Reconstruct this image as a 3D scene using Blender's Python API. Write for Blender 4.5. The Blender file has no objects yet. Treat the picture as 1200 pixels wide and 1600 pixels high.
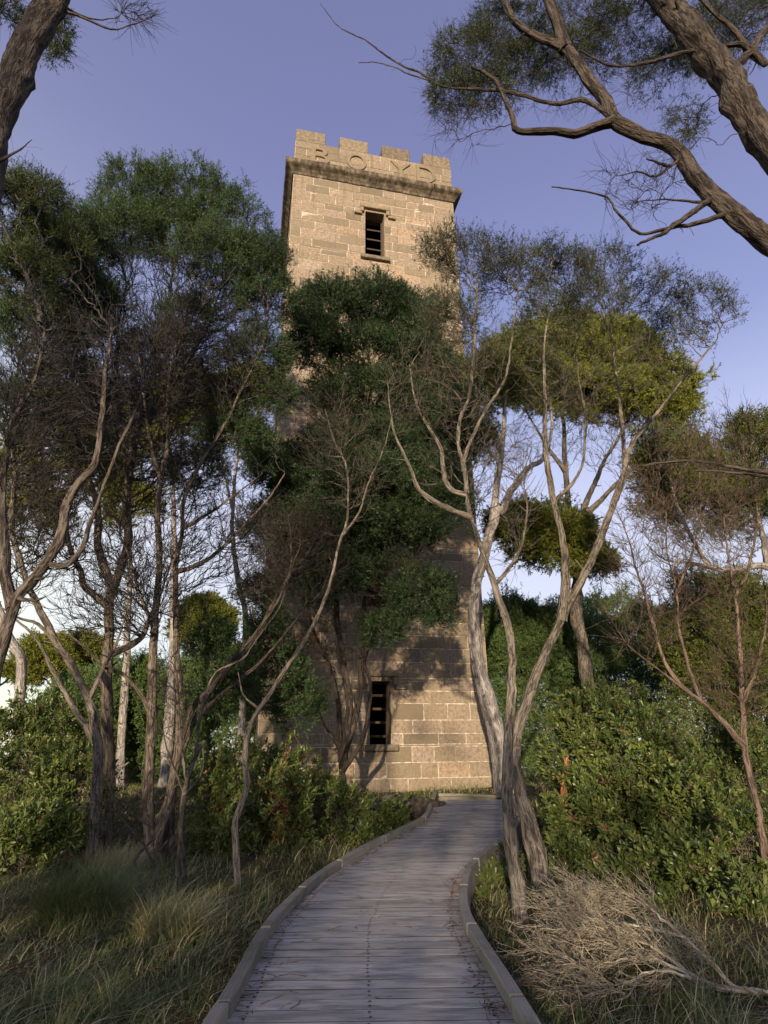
import bpy, bmesh, math, random
import numpy as np
from mathutils import Vector, Matrix

# ------------------------------------------------------------------ camera, sky, sun, exposure
S = bpy.context.scene
COL = S.collection
CAM_H, FOC, TILT, ROLL = 1.30, 937.0, 22.07, -0.67
cam_data = bpy.data.cameras.new("camera")
cam = bpy.data.objects.new("camera", cam_data); COL.objects.link(cam); S.camera = cam
cam_data.sensor_width = 36.0; cam_data.sensor_fit = 'AUTO'
cam_data.lens = FOC / 1600 * 36.0
cam_data.clip_start = 0.05; cam_data.clip_end = 4000
TAPER = 0.45
RM = (Matrix.Rotation(math.radians(90 + TILT), 3, 'X') @ Matrix.Rotation(math.radians(ROLL), 3, 'Z'))
cam.matrix_world = Matrix.Translation((0, 0, CAM_H)) @ RM.to_4x4()

SUN_EL, SUN_AZ = 9.0, -172.0          # degrees; azimuth clockwise from +Y (view direction)
world = bpy.data.worlds.new("World"); S.world = world; world.use_nodes = True
wn = world.node_tree; wn.nodes.clear()
out = wn.nodes.new("ShaderNodeOutputWorld"); bg = wn.nodes.new("ShaderNodeBackground")
sky = wn.nodes.new("ShaderNodeTexSky"); sky.sky_type = 'NISHITA'; sky.sun_disc = False
sky.sun_elevation = math.radians(SUN_EL); sky.sun_rotation = math.radians(SUN_AZ)
sky.air_density = 1.0; sky.dust_density = 1.0; sky.ozone_density = 4.0; sky.altitude = 0
geo = wn.nodes.new("ShaderNodeTexCoord"); sep = wn.nodes.new("ShaderNodeSeparateXYZ"); wn.links.new(geo.outputs["Generated"], sep.inputs[0])
rp = wn.nodes.new("ShaderNodeValToRGB"); wn.links.new(sep.outputs[2], rp.inputs[0])       # dusk sky by elevation: pale at the horizon, violet blue above
for i, (p, c) in enumerate(((0.0, (2.65, 2.38, 2.2)), (0.20, (2.65, 2.42, 2.45)), (0.34, (2.5, 2.32, 2.7)), (0.46, (1.85, 1.85, 2.6)), (0.58, (1.12, 1.15, 2.0)), (0.77, (0.80, 0.78, 1.45)), (1.0, (0.62, 0.59, 1.12)))):
    e = rp.color_ramp.elements[i] if i < 2 else rp.color_ramp.elements.new(p)
    e.position = p; e.color = (c[0] / 5, c[1] / 5, c[2] / 5, 1)
glow = wn.nodes.new("ShaderNodeVectorMath"); glow.operation = 'DOT_PRODUCT'; glow.inputs[1].default_value = (-0.86, 0.50, 0.05)
wn.links.new(geo.outputs["Generated"], glow.inputs[0])
gp = wn.nodes.new("ShaderNodeMath"); gp.operation = 'POWER'; wn.links.new(glow.outputs["Value"], gp.inputs[0]); gp.inputs[1].default_value = 7
gl = wn.nodes.new("ShaderNodeMix"); gl.data_type = 'RGBA'; gl.blend_type = 'ADD'; gl.inputs[7].default_value = (0.50, 0.50, 0.10, 1)
wn.links.new(gp.outputs[0], gl.inputs[0]); wn.links.new(rp.outputs[0], gl.inputs[6])
sc5 = wn.nodes.new("ShaderNodeMix"); sc5.data_type = 'RGBA'; sc5.blend_type = 'MULTIPLY'; sc5.inputs[0].default_value = 1; sc5.inputs[7].default_value = (5, 5, 5, 1)
sc5.clamp_result = False; wn.links.new(gl.outputs[2], sc5.inputs[6])
tone = wn.nodes.new("ShaderNodeMix"); tone.data_type = 'RGBA'; tone.inputs[0].default_value = 0.75
wn.links.new(sky.outputs[0], tone.inputs[6]); wn.links.new(sc5.outputs[2], tone.inputs[7]); wn.links.new(tone.outputs[2], bg.inputs[0])
bg.inputs[1].default_value = 0.13
wn.links.new(bg.outputs[0], out.inputs[0])

sun_data = bpy.data.lights.new("sun", 'SUN'); sun = bpy.data.objects.new("sun", sun_data); COL.objects.link(sun)
sun_data.energy = 2.6; sun_data.angle = math.radians(0.9); sun_data.color = (1.0, 0.80, 0.58)
_e, _a = math.radians(SUN_EL), math.radians(SUN_AZ)
SUN_DIR = Vector((math.sin(_a) * math.cos(_e), math.cos(_a) * math.cos(_e), math.sin(_e)))
sun.rotation_euler = (-SUN_DIR).to_track_quat('-Z', 'Y').to_euler()

S.view_settings.view_transform = 'Standard'; S.view_settings.look = 'None'
S.view_settings.gamma = 1.0; S.view_settings.use_curve_mapping = False
S.view_settings.exposure = 1.36
cy = S.cycles
cy.max_bounces = 6; cy.diffuse_bounces = 3; cy.glossy_bounces = 2; cy.transmission_bounces = 3
cy.transparent_max_bounces = 4; cy.caustics_reflective = False; cy.caustics_refractive = False
cy.use_denoising = True; cy.denoiser = 'OPENIMAGEDENOISE'; cy.denoising_prefilter = 'ACCURATE'; cy.use_adaptive_sampling = False; cy.sample_clamp_indirect = 2.0; cy.sample_clamp_direct = 12.0
S.render.use_persistent_data = False

# ------------------------------------------------------------------ pixel <-> world (where things stand in the photograph)
RMn = np.array(RM); CAMP = np.array([0, 0, CAM_H])
def ray(px, py):
    return RMn @ np.array([(px - 600) / FOC, (800 - py) / FOC, -1.0])
def P(px, py, d):
    r = ray(px, py); return CAMP + r * (d / r[1])
def mpp(px, py, d):
    return d / ray(px, py)[1] / FOC
def proj(p):
    q = RMn.T @ (np.asarray(p) - CAMP); return 600 + FOC * q[0] / -q[2], 800 - FOC * q[1] / -q[2]
def smooth(t):
    t = np.clip(t, 0, 1); return t * t * (3 - 2 * t)
def board_z(y):
    return 0.66 * smooth((y - 7.5) / 8.5)
def gz(x, y):
    x = np.asarray(x, float); y = np.asarray(y, float)
    z = board_z(y) - 0.16
    n = 0.05 * np.sin(1.3 * x + 0.7 * y) * np.sin(0.9 * y - 0.5 * x + 1) + 0.03 * np.sin(3.1 * x + 1.1) * np.sin(2.7 * y)
    side = np.clip((np.abs(x - 0.3) - 1.6) / 2.5, 0, 1)
    z = z + n * (0.25 + 0.75 * side) + 0.10 * side * smooth((y - 5) / 6)
    return z - 0.00016 * np.clip(y - 25, 0, None) ** 2 - 0.05 * np.clip(y - 30, 0, None)
def on_surface(px, py, f, y0=1.0, y1=60.0):
    r = ray(px, py); ys = np.linspace(y0, y1, 3000)
    p = CAMP[None] + r[None] * (ys / r[1])[:, None]
    k = np.argmax(p[:, 2] <= f(p[:, 0], p[:, 1]))
    return p[k]
def G(px, py):
    return on_surface(px, py, gz)

# ------------------------------------------------------------------ object helpers
def tag(o, label=None, cat=None, group=None, kind=None):
    if label: o["label"] = label
    if cat: o["category"] = cat
    if group: o["group"] = group
    if kind: o["kind"] = kind
    return o
def empty(name, loc, rz=0.0):
    o = bpy.data.objects.new(name, None); COL.objects.link(o)
    o.location = loc; o.rotation_euler = (0, 0, rz); o.empty_display_size = 0.2
    return o
def link_mesh(name, me, parent=None, local=False):
    o = bpy.data.objects.new(name, me); COL.objects.link(o)
    if parent is not None:
        o.parent = parent
        if not local:
            m = Matrix.Translation(parent.location) @ parent.rotation_euler.to_matrix().to_4x4()
            o.matrix_parent_inverse = m.inverted()
    return o
def build(name, V, F, mat, parent=None, attrs=None, smooth_shade=False, local=False, mats=None, fmat=None):
    """V (n,3); F list of (m,3|4) index arrays; attrs: name -> (n,) or (n,3)"""
    V = np.ascontiguousarray(V, dtype=np.float32)
    F = [np.asarray(f, dtype=np.int32) for f in (F if isinstance(F, list) else [F]) if len(f)]
    me = bpy.data.meshes.new(name)
    me.vertices.add(len(V)); me.vertices.foreach_set("co", V.ravel())
    idx = np.concatenate([f.ravel() for f in F])
    tot = np.concatenate([np.full(len(f), f.shape[1], np.int32) for f in F])
    st = np.concatenate([[0], np.cumsum(tot)[:-1]]).astype(np.int32)
    me.loops.add(len(idx)); me.loops.foreach_set("vertex_index", idx)
    me.polygons.add(len(tot)); me.polygons.foreach_set("loop_start", st); me.polygons.foreach_set("loop_total", tot)
    for m in (mats or [mat]): me.materials.append(m)
    if fmat is not None: me.polygons.foreach_set("material_index", np.asarray(fmat, np.int32))
    me.polygons.foreach_set("use_smooth", np.full(len(tot), bool(smooth_shade)))
    for k, a in (attrs or {}).items():
        a = np.asarray(a, dtype=np.float32)
        at = me.attributes.new(k, 'FLOAT' if a.ndim == 1 else 'FLOAT_VECTOR', 'POINT')
        at.data.foreach_set("value" if a.ndim == 1 else "vector", a.ravel())
    me.update(calc_edges=True); me.validate()
    return link_mesh(name, me, parent, local)
class MB:
    """collects shapes into one mesh"""
    def __init__(s): s.v = []; s.f = []; s.t = []; s.n = 0; s.m = []
    def add(s, V, F, tint=0.5, m=0):
        V = np.asarray(V, float); F = np.asarray(F, int)
        s.v.append(V); s.f.append(F + s.n); s.n += len(V)
        s.t.append(np.full(len(V), tint) if np.ndim(tint) == 0 else np.asarray(tint)); s.m.append(np.full(len(F), m))
    def box(s, lo, hi, tint=0.5, bevel=0.0, m=0):
        x0, y0, z0 = lo; x1, y1, z1 = hi
        if bevel <= 0:
            V = [(x, y, z) for z in (z0, z1) for y in (y0, y1) for x in (x0, x1)]
            F = [(0, 2, 3, 1), (4, 5, 7, 6), (0, 1, 5, 4), (2, 6, 7, 3), (0, 4, 6, 2), (1, 3, 7, 5)]
            s.add(V, F, tint, m); return
        b = bevel; bm = bmesh.new(); bmesh.ops.create_cube(bm, size=1)
        bmesh.ops.scale(bm, vec=(x1 - x0, y1 - y0, z1 - z0), verts=bm.verts)
        bmesh.ops.translate(bm, vec=((x0 + x1) / 2, (y0 + y1) / 2, (z0 + z1) / 2), verts=bm.verts)
        bmesh.ops.bevel(bm, geom=list(bm.edges), offset=b, segments=1, affect='EDGES', profile=0.5)
        bm.verts.index_update(); V = [v.co[:] for v in bm.verts]
        q = [[v.index for v in f.verts] for f in bm.faces if len(f.verts) == 4]
        tr = [[v.index for v in f.verts] + [f.verts[0].index] for f in bm.faces if len(f.verts) == 3]
        bm.free()
        s.add(V, q, tint, m)
        base = s.n - len(V)
        if tr: s.tri = getattr(s, 'tri', []) + [(np.array(tr)[:, :3] + base, m)]
    def build(s, name, mat, parent=None, local=False, mats=None, smooth_shade=False):
        F = [np.concatenate(s.f)]; fm = [np.concatenate(s.m)]
        for t, m in getattr(s, 'tri', []): F.append(t); fm.append(np.full(len(t), m))
        return build(name, np.concatenate(s.v), F, mat, parent, {"tint": np.concatenate(s.t)}, smooth_shade, local, mats, np.concatenate(fm))

# ------------------------------------------------------------------ materials
def new_mat(name):
    m = bpy.data.materials.new(name); m.use_nodes = True
    nt = m.node_tree; nt.nodes.clear()
    return m, nt, nt.nodes.new
def ramp(nt, fac, stops):
    r = nt.nodes.new("ShaderNodeValToRGB"); e = r.color_ramp.elements
    while len(e) < len(stops): e.new(0.5)
    for el, (p, c) in zip(e, stops): el.position = p; el.color = (*c, 1)
    nt.links.new(fac, r.inputs[0]); return r.outputs[0]
def attr(nt, name, out="Fac"):
    a = nt.nodes.new("ShaderNodeAttribute"); a.attribute_name = name; return a.outputs[out]
def noise(nt, vec=None, scale=5, detail=4, rough=0.55, dist=0.0):
    n = nt.nodes.new("ShaderNodeTexNoise"); n.inputs["Scale"].default_value = scale
    n.inputs["Detail"].default_value = detail; n.inputs["Roughness"].default_value = rough
    n.inputs["Distortion"].default_value = dist
    if vec is not None: nt.links.new(vec, n.inputs["Vector"])
    return n.outputs[0]
def vscale(nt, vec, s):
    m = nt.nodes.new("ShaderNodeMapping"); m.inputs["Scale"].default_value = s
    nt.links.new(vec, m.inputs["Vector"]); return m.outputs[0]
def mixc(nt, fac, a, b, mode='MIX'):
    m = nt.nodes.new("ShaderNodeMix"); m.data_type = 'RGBA'; m.blend_type = mode
    for sock, v in ((0, fac), (6, a), (7, b)):
        if isinstance(v, bpy.types.NodeSocket): nt.links.new(v, m.inputs[sock])
        elif sock == 0: m.inputs[0].default_value = v
        else: m.inputs[sock].default_value = (*v, 1)
    return m.outputs[2]
def math_(nt, op, a, b=0.0):
    m = nt.nodes.new("ShaderNodeMath"); m.operation = op
    for i, v in enumerate((a, b)):
        if isinstance(v, bpy.types.NodeSocket): nt.links.new(v, m.inputs[i])
        else: m.inputs[i].default_value = v
    return m.outputs[0]
def finish(nt, color, rough=0.85, bump=None, bstr=0.5, bdist=0.01, spec=0.3):
    p = nt.nodes.new("ShaderNodeBsdfPrincipled"); o = nt.nodes.new("ShaderNodeOutputMaterial")
    if isinstance(color, bpy.types.NodeSocket): nt.links.new(color, p.inputs["Base Color"])
    else: p.inputs["Base Color"].default_value = (*color, 1)
    p.inputs["Roughness"].default_value = rough; p.inputs["Specular IOR Level"].default_value = spec
    if bump is not None:
        b = nt.nodes.new("ShaderNodeBump"); b.inputs["Strength"].default_value = bstr; b.inputs["Distance"].default_value = bdist
        nt.links.new(bump, b.inputs["Height"]); nt.links.new(b.outputs[0], p.inputs["Normal"])
    nt.links.new(p.outputs[0], o.inputs[0]); return p
def objco(nt):
    return nt.nodes.new("ShaderNodeTexCoord").outputs["Object"]

def mat_leaf(name, dark, light, gloss=0.5, trans=0.22, tcol=(0.10, 0.16, 0.02), dead=None):
    m, nt, N = new_mat(name)
    c = ramp(nt, attr(nt, "tint"), [(0.0, dark), (0.55, tuple((a + b) / 2 for a, b in zip(dark, light))), (0.93, light), (1.0, dead or light)])
    p = N("ShaderNodeBsdfPrincipled"); nt.links.new(c, p.inputs["Base Color"])
    p.inputs["Roughness"].default_value = gloss; p.inputs["Specular IOR Level"].default_value = 0.35
    t = N("ShaderNodeBsdfTranslucent"); nt.links.new(mixc(nt, 0.5, c, tcol), t.inputs[0])
    mx = N("ShaderNodeMixShader"); mx.inputs[0].default_value = trans
    nt.links.new(p.outputs[0], mx.inputs[1]); nt.links.new(t.outputs[0], mx.inputs[2])
    o = N("ShaderNodeOutputMaterial"); nt.links.new(mx.outputs[0], o.inputs[0]); return m
def mat_bark(name, deep, mid, light, fur=1.0):
    m, nt, N = new_mat(name)
    v = attr(nt, "rest", "Vector")
    a = noise(nt, vscale(nt, v, (1, 1, 0.13)), 60 * fur, 4, 0.6, 0.5)      # stringy furrows along the stem
    a2 = noise(nt, vscale(nt, v, (1, 1, 0.12)), 24 * fur, 4, 0.6, 0.8)
    b = noise(nt, vscale(nt, v, (1, 1, 0.5)), 7, 3, 0.5)
    f = math_(nt, 'ADD', math_(nt, 'MULTIPLY', a, 0.4), math_(nt, 'ADD', math_(nt, 'MULTIPLY', a2, 0.45), math_(nt, 'MULTIPLY', b, 0.15)))
    c = ramp(nt, f, [(0.42, deep), (0.5, mid), (0.60, light)])
    a = f
    c = mixc(nt, math_(nt, 'MULTIPLY', ramp(nt, noise(nt, v, 2.2, 2), [(0.4, (0, 0, 0)), (0.7, (1, 1, 1))]), 0.5), c, tuple(x * 0.62 for x in mid))
    fl = noise(nt, vscale(nt, v, (1, 1, 0.35)), 13, 3, 0.6, 1.0)
    c = mixc(nt, ramp(nt, fl, [(0.56, (0, 0, 0)), (0.60, (0.75, 0.75, 0.75))]), c, tuple(min(1, x * 1.5 + 0.01) for x in mid))
    c = mixc(nt, ramp(nt, fl, [(0.38, (0.8, 0.8, 0.8)), (0.42, (0, 0, 0))]), c, deep)
    h = math_(nt, 'ADD', a, math_(nt, 'MULTIPLY', ramp(nt, fl, [(0.38, (0, 0, 0)), (0.60, (1, 1, 1))]), 0.25))
    finish(nt, c, 0.9, h, 1.0, 0.06, 0.15); return m

M = {}
M['leaf_dark'] = mat_leaf('leaf_dark', (0.026, 0.056, 0.020), (0.088, 0.145, 0.044))
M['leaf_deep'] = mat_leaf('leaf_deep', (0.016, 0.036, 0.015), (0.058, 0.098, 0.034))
M['leaf_mid'] = mat_leaf('leaf_mid', (0.028, 0.052, 0.014), (0.105, 0.135, 0.026))
M['leaf_feather'] = mat_leaf('leaf_feather', (0.026, 0.040, 0.020), (0.080, 0.100, 0.040))
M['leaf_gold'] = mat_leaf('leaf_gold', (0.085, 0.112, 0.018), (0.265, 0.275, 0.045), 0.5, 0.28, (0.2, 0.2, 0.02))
M['leaf_shrub'] = mat_leaf('leaf_shrub', (0.032, 0.064, 0.018), (0.200, 0.240, 0.060), 0.34, 0.2, dead=(0.17, 0.115, 0.06))
M['leaf_far'] = mat_leaf('leaf_far', (0.060, 0.110, 0.034), (0.150, 0.215, 0.062))
M['leaf_olive'] = mat_leaf('leaf_olive', (0.050, 0.075, 0.016), (0.160, 0.170, 0.035))
M['grass'] = mat_leaf('grass', (0.068, 0.108, 0.024), (0.56, 0.47, 0.26), 0.55, 0.25)
M['bark_grey'] = mat_bark('bark_grey', (0.026, 0.021, 0.018), (0.100, 0.082, 0.067), (0.230, 0.190, 0.150))
M['bark_brown'] = mat_bark('bark_brown', (0.034, 0.027, 0.022), (0.130, 0.106, 0.084), (0.290, 0.235, 0.175))
M['bark_dark'] = mat_bark('bark_dark', (0.020, 0.016, 0.014), (0.064, 0.052, 0.043), (0.150, 0.122, 0.098))
M['bark_pale'] = mat_bark('bark_pale', (0.130, 0.115, 0.105), (0.300, 0.275, 0.255), (0.430, 0.400, 0.370), 0.8)
M['bark_tan'] = mat_bark('bark_tan', (0.046, 0.039, 0.032), (0.152, 0.132, 0.106), (0.315, 0.270, 0.210), 1.2)
M['bark_red'] = mat_bark('bark_red', (0.052, 0.038, 0.030), (0.145, 0.105, 0.082), (0.265, 0.200, 0.155))
M['bark_twig'] = mat_bark('bark_twig', (0.022, 0.020, 0.021), (0.072, 0.066, 0.064), (0.155, 0.138, 0.122))
M['twig_dry'] = mat_bark('twig_dry', (0.290, 0.245, 0.170), (0.490, 0.430, 0.315), (0.620, 0.560, 0.430))
M['bark_orange'] = mat_bark('bark_orange', (0.070, 0.030, 0.015), (0.240, 0.110, 0.045), (0.420, 0.220, 0.095))

# ------------------------------------------------------------------ tubes, branch growth, leaves
def unit(v):
    return v / np.maximum(np.linalg.norm(v, axis=-1, keepdims=True), 1e-9)
def catmull(p, step):
    p = np.asarray(p, float); q = np.vstack([2 * p[0] - p[1], p, 2 * p[-1] - p[-2]])
    out_ = []; U = []
    for i in range(1, len(q) - 2):
        n = max(2, int(np.linalg.norm(q[i + 1, :3] - q[i, :3]) / step)); t = np.linspace(0, 1, n, endpoint=False)[:, None]
        a, b, c, d = q[i - 1], q[i], q[i + 1], q[i + 2]
        out_.append(0.5 * (2 * b + (c - a) * t + (2 * a - 5 * b + 4 * c - d) * t ** 2 + (3 * b - a - 3 * c + d) * t ** 3)); U.append(i - 1 + t[:, 0])
    out_.append(p[-1:]); U.append(np.array([len(p) - 1.0]))
    return np.vstack(out_), np.concatenate(U)
class Tubes:
    def __init__(s): s.V = []; s.F = []; s.R = []; s.n = 0
    def sweep(s, C, r, sides, rng, rough=0.10, flare=0.0, cap=True):
        C = np.asarray(C, float); n = len(C); T = unit(np.gradient(C, axis=0))
        a = np.array([1.0, 0, 0]) if abs(T[0, 0]) < 0.8 else np.array([0, 1.0, 0])
        N0 = unit(a - T[0] * (a @ T[0])); Ns = [N0]
        for i in range(1, n):
            v = Ns[-1] - T[i] * (Ns[-1] @ T[i]); Ns.append(unit(v))
        Ns = np.array(Ns); B = np.cross(T, Ns)
        th = np.linspace(0, 2 * np.pi, sides, endpoint=False)
        arc = np.concatenate([[0], np.cumsum(np.linalg.norm(np.diff(C, axis=0), axis=1))])
        ph = rng.uniform(0, 6.28, 8); tw = rng.uniform(-1.2, 1.2)
        TH, AR = np.meshgrid(th, arc); TT = TH + tw * AR
        g = 1 + rough * (0.55 * np.sin(2 * TT + ph[0] + 1.1 * np.sin(2.1 * AR + ph[1])) + 0.45 * np.sin(3 * TT + ph[2] + np.sin(3.3 * AR + ph[3]))
                         + 0.40 * np.sin(5 * TT + ph[4] + 2 * np.sin(4.7 * AR + ph[5])) + 0.35 * np.sin(8 * TT + ph[1] + 2.5 * np.sin(3.1 * AR + ph[2])) + 0.5 * np.sin(5.3 * AR + ph[6] + TH) * np.sin(9.1 * AR + ph[7]))
        g += rng.normal(0, rough * 0.16, g.shape)
        for _ in range(int(arc[-1] * 1.6) if sides >= 10 else 0):   # knots and swellings
            a0, t0 = rng.uniform(0, arc[-1]), rng.uniform(0, 6.28); wd = r[0] * rng.uniform(0.7, 1.6)
            g += rng.uniform(0.15, 0.45) * np.exp(-((AR - a0) / wd) ** 2 - ((np.mod(TH - t0 + np.pi, 2 * np.pi) - np.pi) / 0.8) ** 2)
        if flare: g *= 1 + flare * np.exp(-AR / (r[0] * 2.2)) * (1 + 0.5 * np.sin(5 * TH + ph[0]))
        rr = np.asarray(r)[:, None] * g
        V = C[:, None] + Ns[:, None] * (rr * np.cos(TH))[..., None] + B[:, None] * (rr * np.sin(TH))[..., None]
        R0 = np.asarray(r)[:, None]
        rest = np.stack([R0 * np.cos(TH), R0 * np.sin(TH), AR + ph[0]], -1)
        i = np.arange(n - 1)[:, None] * sides; j = np.arange(sides)[None]; k = (j + 1) % sides
        F = np.stack([i + j, i + k, i + sides + k, i + sides + j], -1).reshape(-1, 4)
        s.V.append(V.reshape(-1, 3)); s.R.append(rest.reshape(-1, 3)); s.F.append(F + s.n); s.n += n * sides
        if cap:
            e = s.n; s.V.append((C[-1] + T[-1] * r[-1] * 0.4)[None]); s.R.append(np.array([[0, 0, arc[-1]]])); s.n += 1
            b = e - sides; s.F.append(np.array([[b + q, b + (q + 1) % sides, e, e] for q in range(sides)]))
    def edges(s, P0, P1, P2, P3, r1, r2, sides, rng, seg=3, wob=0.06):
        """curved cone along each edge P1->P2 (P0, P3 steer it)"""
        E = len(P1)
        if E == 0: return
        t = np.linspace(0, 1, seg + 1)[None, :, None]
        a, b, c, d = (x[:, None, :] for x in (P0, P1, P2, P3))
        C = 0.5 * (2 * b + (c - a) * t + (2 * a - 5 * b + 4 * c - d) * t ** 2 + (3 * b - a - 3 * c + d) * t ** 3)
        L = np.linalg.norm(P2 - P1, axis=1)
        j = rng.normal(0, 1, C.shape) * (L * wob)[:, None, None]; j[:, 0] = 0; j[:, -1] = 0; C = C + j
        T = unit(np.gradient(C, axis=1)); ref = np.array([0.31, 0.95, 0.05])
        Nn = unit(np.cross(T, ref)); B = np.cross(T, Nn)
        th = np.linspace(0, 2 * np.pi, sides, endpoint=False)
        r = (r1[:, None] + (r2 - r1)[:, None] * t[0, :, 0][None]) * (1 + rng.normal(0, 0.06, (E, seg + 1)))
        V = C[:, :, None] + (Nn[:, :, None] * np.cos(th)[None, None, :, None] + B[:, :, None] * np.sin(th)[None, None, :, None]) * r[:, :, None, None]
        z = rng.uniform(0, 9, E)[:, None] + L[:, None] * t[0, :, 0][None]
        rest = np.stack(np.broadcast_arrays(r[:, :, None] * np.cos(th), r[:, :, None] * np.sin(th), z[:, :, None]), -1)
        base = s.n + (np.arange(E) * (seg + 1) * sides)[:, None, None]
        i = (np.arange(seg) * sides)[None, :, None]; jj = np.arange(sides)[None, None]; k = (jj + 1) % sides
        F = np.stack([base + i + jj, base + i + k, base + i + sides + k, base + i + sides + jj], -1).reshape(-1, 4)
        s.V.append(V.reshape(-1, 3)); s.R.append(rest.reshape(-1, 3)); s.F.append(F); s.n += E * (seg + 1) * sides
    def build(s, name, mat, parent):
        return build(name, np.vstack(s.V), [np.vstack(s.F)], mat, parent, {"rest": np.vstack(s.R)}, True)

def grow(pos, par, path, pts, bf=0.35, up=0.6):
    """greedy spanning growth: each point joins the node that keeps branches short, direct and rising"""
    pos = list(pos); par = list(par); path = list(path); n = len(pts)
    A = np.array(pos); best = np.full(n, 1e9); bp = np.zeros(n, int)
    pa = np.array(path)
    for i0 in range(0, len(A), 64):
        D = np.linalg.norm(pts[:, None] - A[None, i0:i0 + 64], axis=2)
        Cc = D + bf * pa[None, i0:i0 + 64] + up * np.maximum(0, A[None, i0:i0 + 64, 2] - pts[:, None, 2] + 0.35 * D)
        k = Cc.argmin(1); v = Cc[np.arange(n), k]; m = v < best; best[m] = v[m]; bp[m] = k[m] + i0
    alive = np.ones(n, bool); order = np.full(n, -1)
    for _ in range(n):
        i = int(np.argmin(np.where(alive, best, 1e9))); alive[i] = False
        q = pts[i]; p = bp[i]; L = path[p] + np.linalg.norm(q - pos[p])
        pos.append(q); par.append(p); path.append(L); order[i] = len(pos) - 1
        D = np.linalg.norm(pts - q, axis=1)
        Cc = D + bf * L + up * np.maximum(0, q[2] - pts[:, 2] + 0.35 * D)
        m = alive & (Cc < best); best[m] = Cc[m]; bp[m] = len(pos) - 1
    return np.array(pos), np.array(par), order

def leaves(O, D, rng, shoots=6, slen=0.22, per=14, ll=0.045, lw=0.008, out=0.5, up=0.35, rnd=0.75, ang=0.75, keep=None):
    """sprays of narrow leaves: O tips, D outward direction -> verts, quads, tint"""
    n = len(O); cl = rng.uniform(0, 1, n)
    so = np.repeat(O, shoots, 0); sd = np.repeat(D, shoots, 0)
    sd = unit(sd * out + np.array([0, 0, up]) + rng.normal(0, rnd * 0.6, sd.shape))
    so = so + rng.normal(0, slen * 0.30, so.shape); sl = slen * rng.uniform(0.5, 1.25, len(so))
    lo = np.repeat(so, per, 0); ld = np.repeat(sd, per, 0); k = len(lo)
    t = rng.uniform(0.0, 1.0, k) ** 0.85
    lo = lo + ld * (t * np.repeat(sl, per))[:, None]
    d = unit(ld * 0.75 + rng.normal(0, ang * 0.62, ld.shape))
    w = unit(np.cross(d, rng.normal(0, 1, d.shape)))
    L = (ll * rng.uniform(0.6, 1.3, k))[:, None]; W = (lw * rng.uniform(0.7, 1.3, k))[:, None]
    V = np.stack([lo, lo + d * L * 0.45 + w * W * 0.5, lo + d * L, lo + d * L * 0.45 - w * W * 0.5], 1).reshape(-1, 3)
    F = np.arange(4 * k).reshape(-1, 4)
    tint = np.clip(0.5 * np.repeat(cl, shoots * per) + 0.5 * rng.uniform(0, 1, k) - 0.05, 0, 1)
    return V, F, np.repeat(tint, 4)
def rosettes(O, D, rng, n=8, ll=0.07, lw=0.022, up=0.35):
    """whorls of broad leaves with a folded midrib"""
    k0 = len(O); cl = rng.uniform(0, 1, k0)
    A = unit(D * 0.6 + np.array([0, 0, up]) + rng.normal(0, 0.3, D.shape))
    X = unit(np.cross(A, rng.normal(0, 1, A.shape))); Y = np.cross(A, X)
    a = (np.arange(n) * 2.399)[None] + rng.uniform(0, 6.28, k0)[:, None]
    o = np.repeat(O, n, 0); ax = np.repeat(A, n, 0)
    rad = (X[:, None] * np.cos(a)[..., None] + Y[:, None] * np.sin(a)[..., None]).reshape(-1, 3)
    op = np.tile(np.linspace(1.05, 0.25, n), k0)[:, None] + rng.normal(0, 0.15, (k0 * n, 1))
    d = unit(rad * op + ax * 0.75 + rng.normal(0, 0.15, rad.shape)); k = len(o)
    o = o - ax * (np.tile(np.linspace(0.07, 0.0, n), k0))[:, None]
    sz = np.repeat(rng.uniform(0.6, 1.35, k0), n); L = (ll * sz * rng.uniform(0.65, 1.25, k))[:, None]; W = (lw * sz * rng.uniform(0.75, 1.25, k))[:, None]
    s_ = unit(np.cross(d, ax)); nn = np.cross(s_, d); dr = -ax * L * 0.12
    V = np.stack([o, o + d * L * 0.35 + s_ * W * 0.38 + nn * W * 0.18, o + d * L * 0.75 + s_ * W * 0.5 + nn * W * 0.2 + dr * 0.5, o + d * L + dr,
                  o + d * L * 0.75 - s_ * W * 0.5 + nn * W * 0.2 + dr * 0.5, o + d * L * 0.35 - s_ * W * 0.38 + nn * W * 0.18, o + d * L * 0.6], 1).reshape(-1, 3)
    b = (np.arange(k) * 7)[:, None]
    F = [np.concatenate([b + np.array([[0, 1, 2, 6]]), b + np.array([[0, 6, 4, 5]])]), np.concatenate([b + np.array([[6, 2, 3]]), b + np.array([[6, 3, 4]])])]
    tint = np.clip(0.50 * np.repeat(cl, n) + 0.40 * rng.uniform(0, 1, k), 0, 0.9); tint = np.where(rng.uniform(0, 1, k) < 0.025, 1.0, tint); tint = np.where(np.repeat(rng.uniform(0, 1, k0) < 0.02, n), 1.0, tint)
    return V, F, np.repeat(tint, 7)

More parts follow.
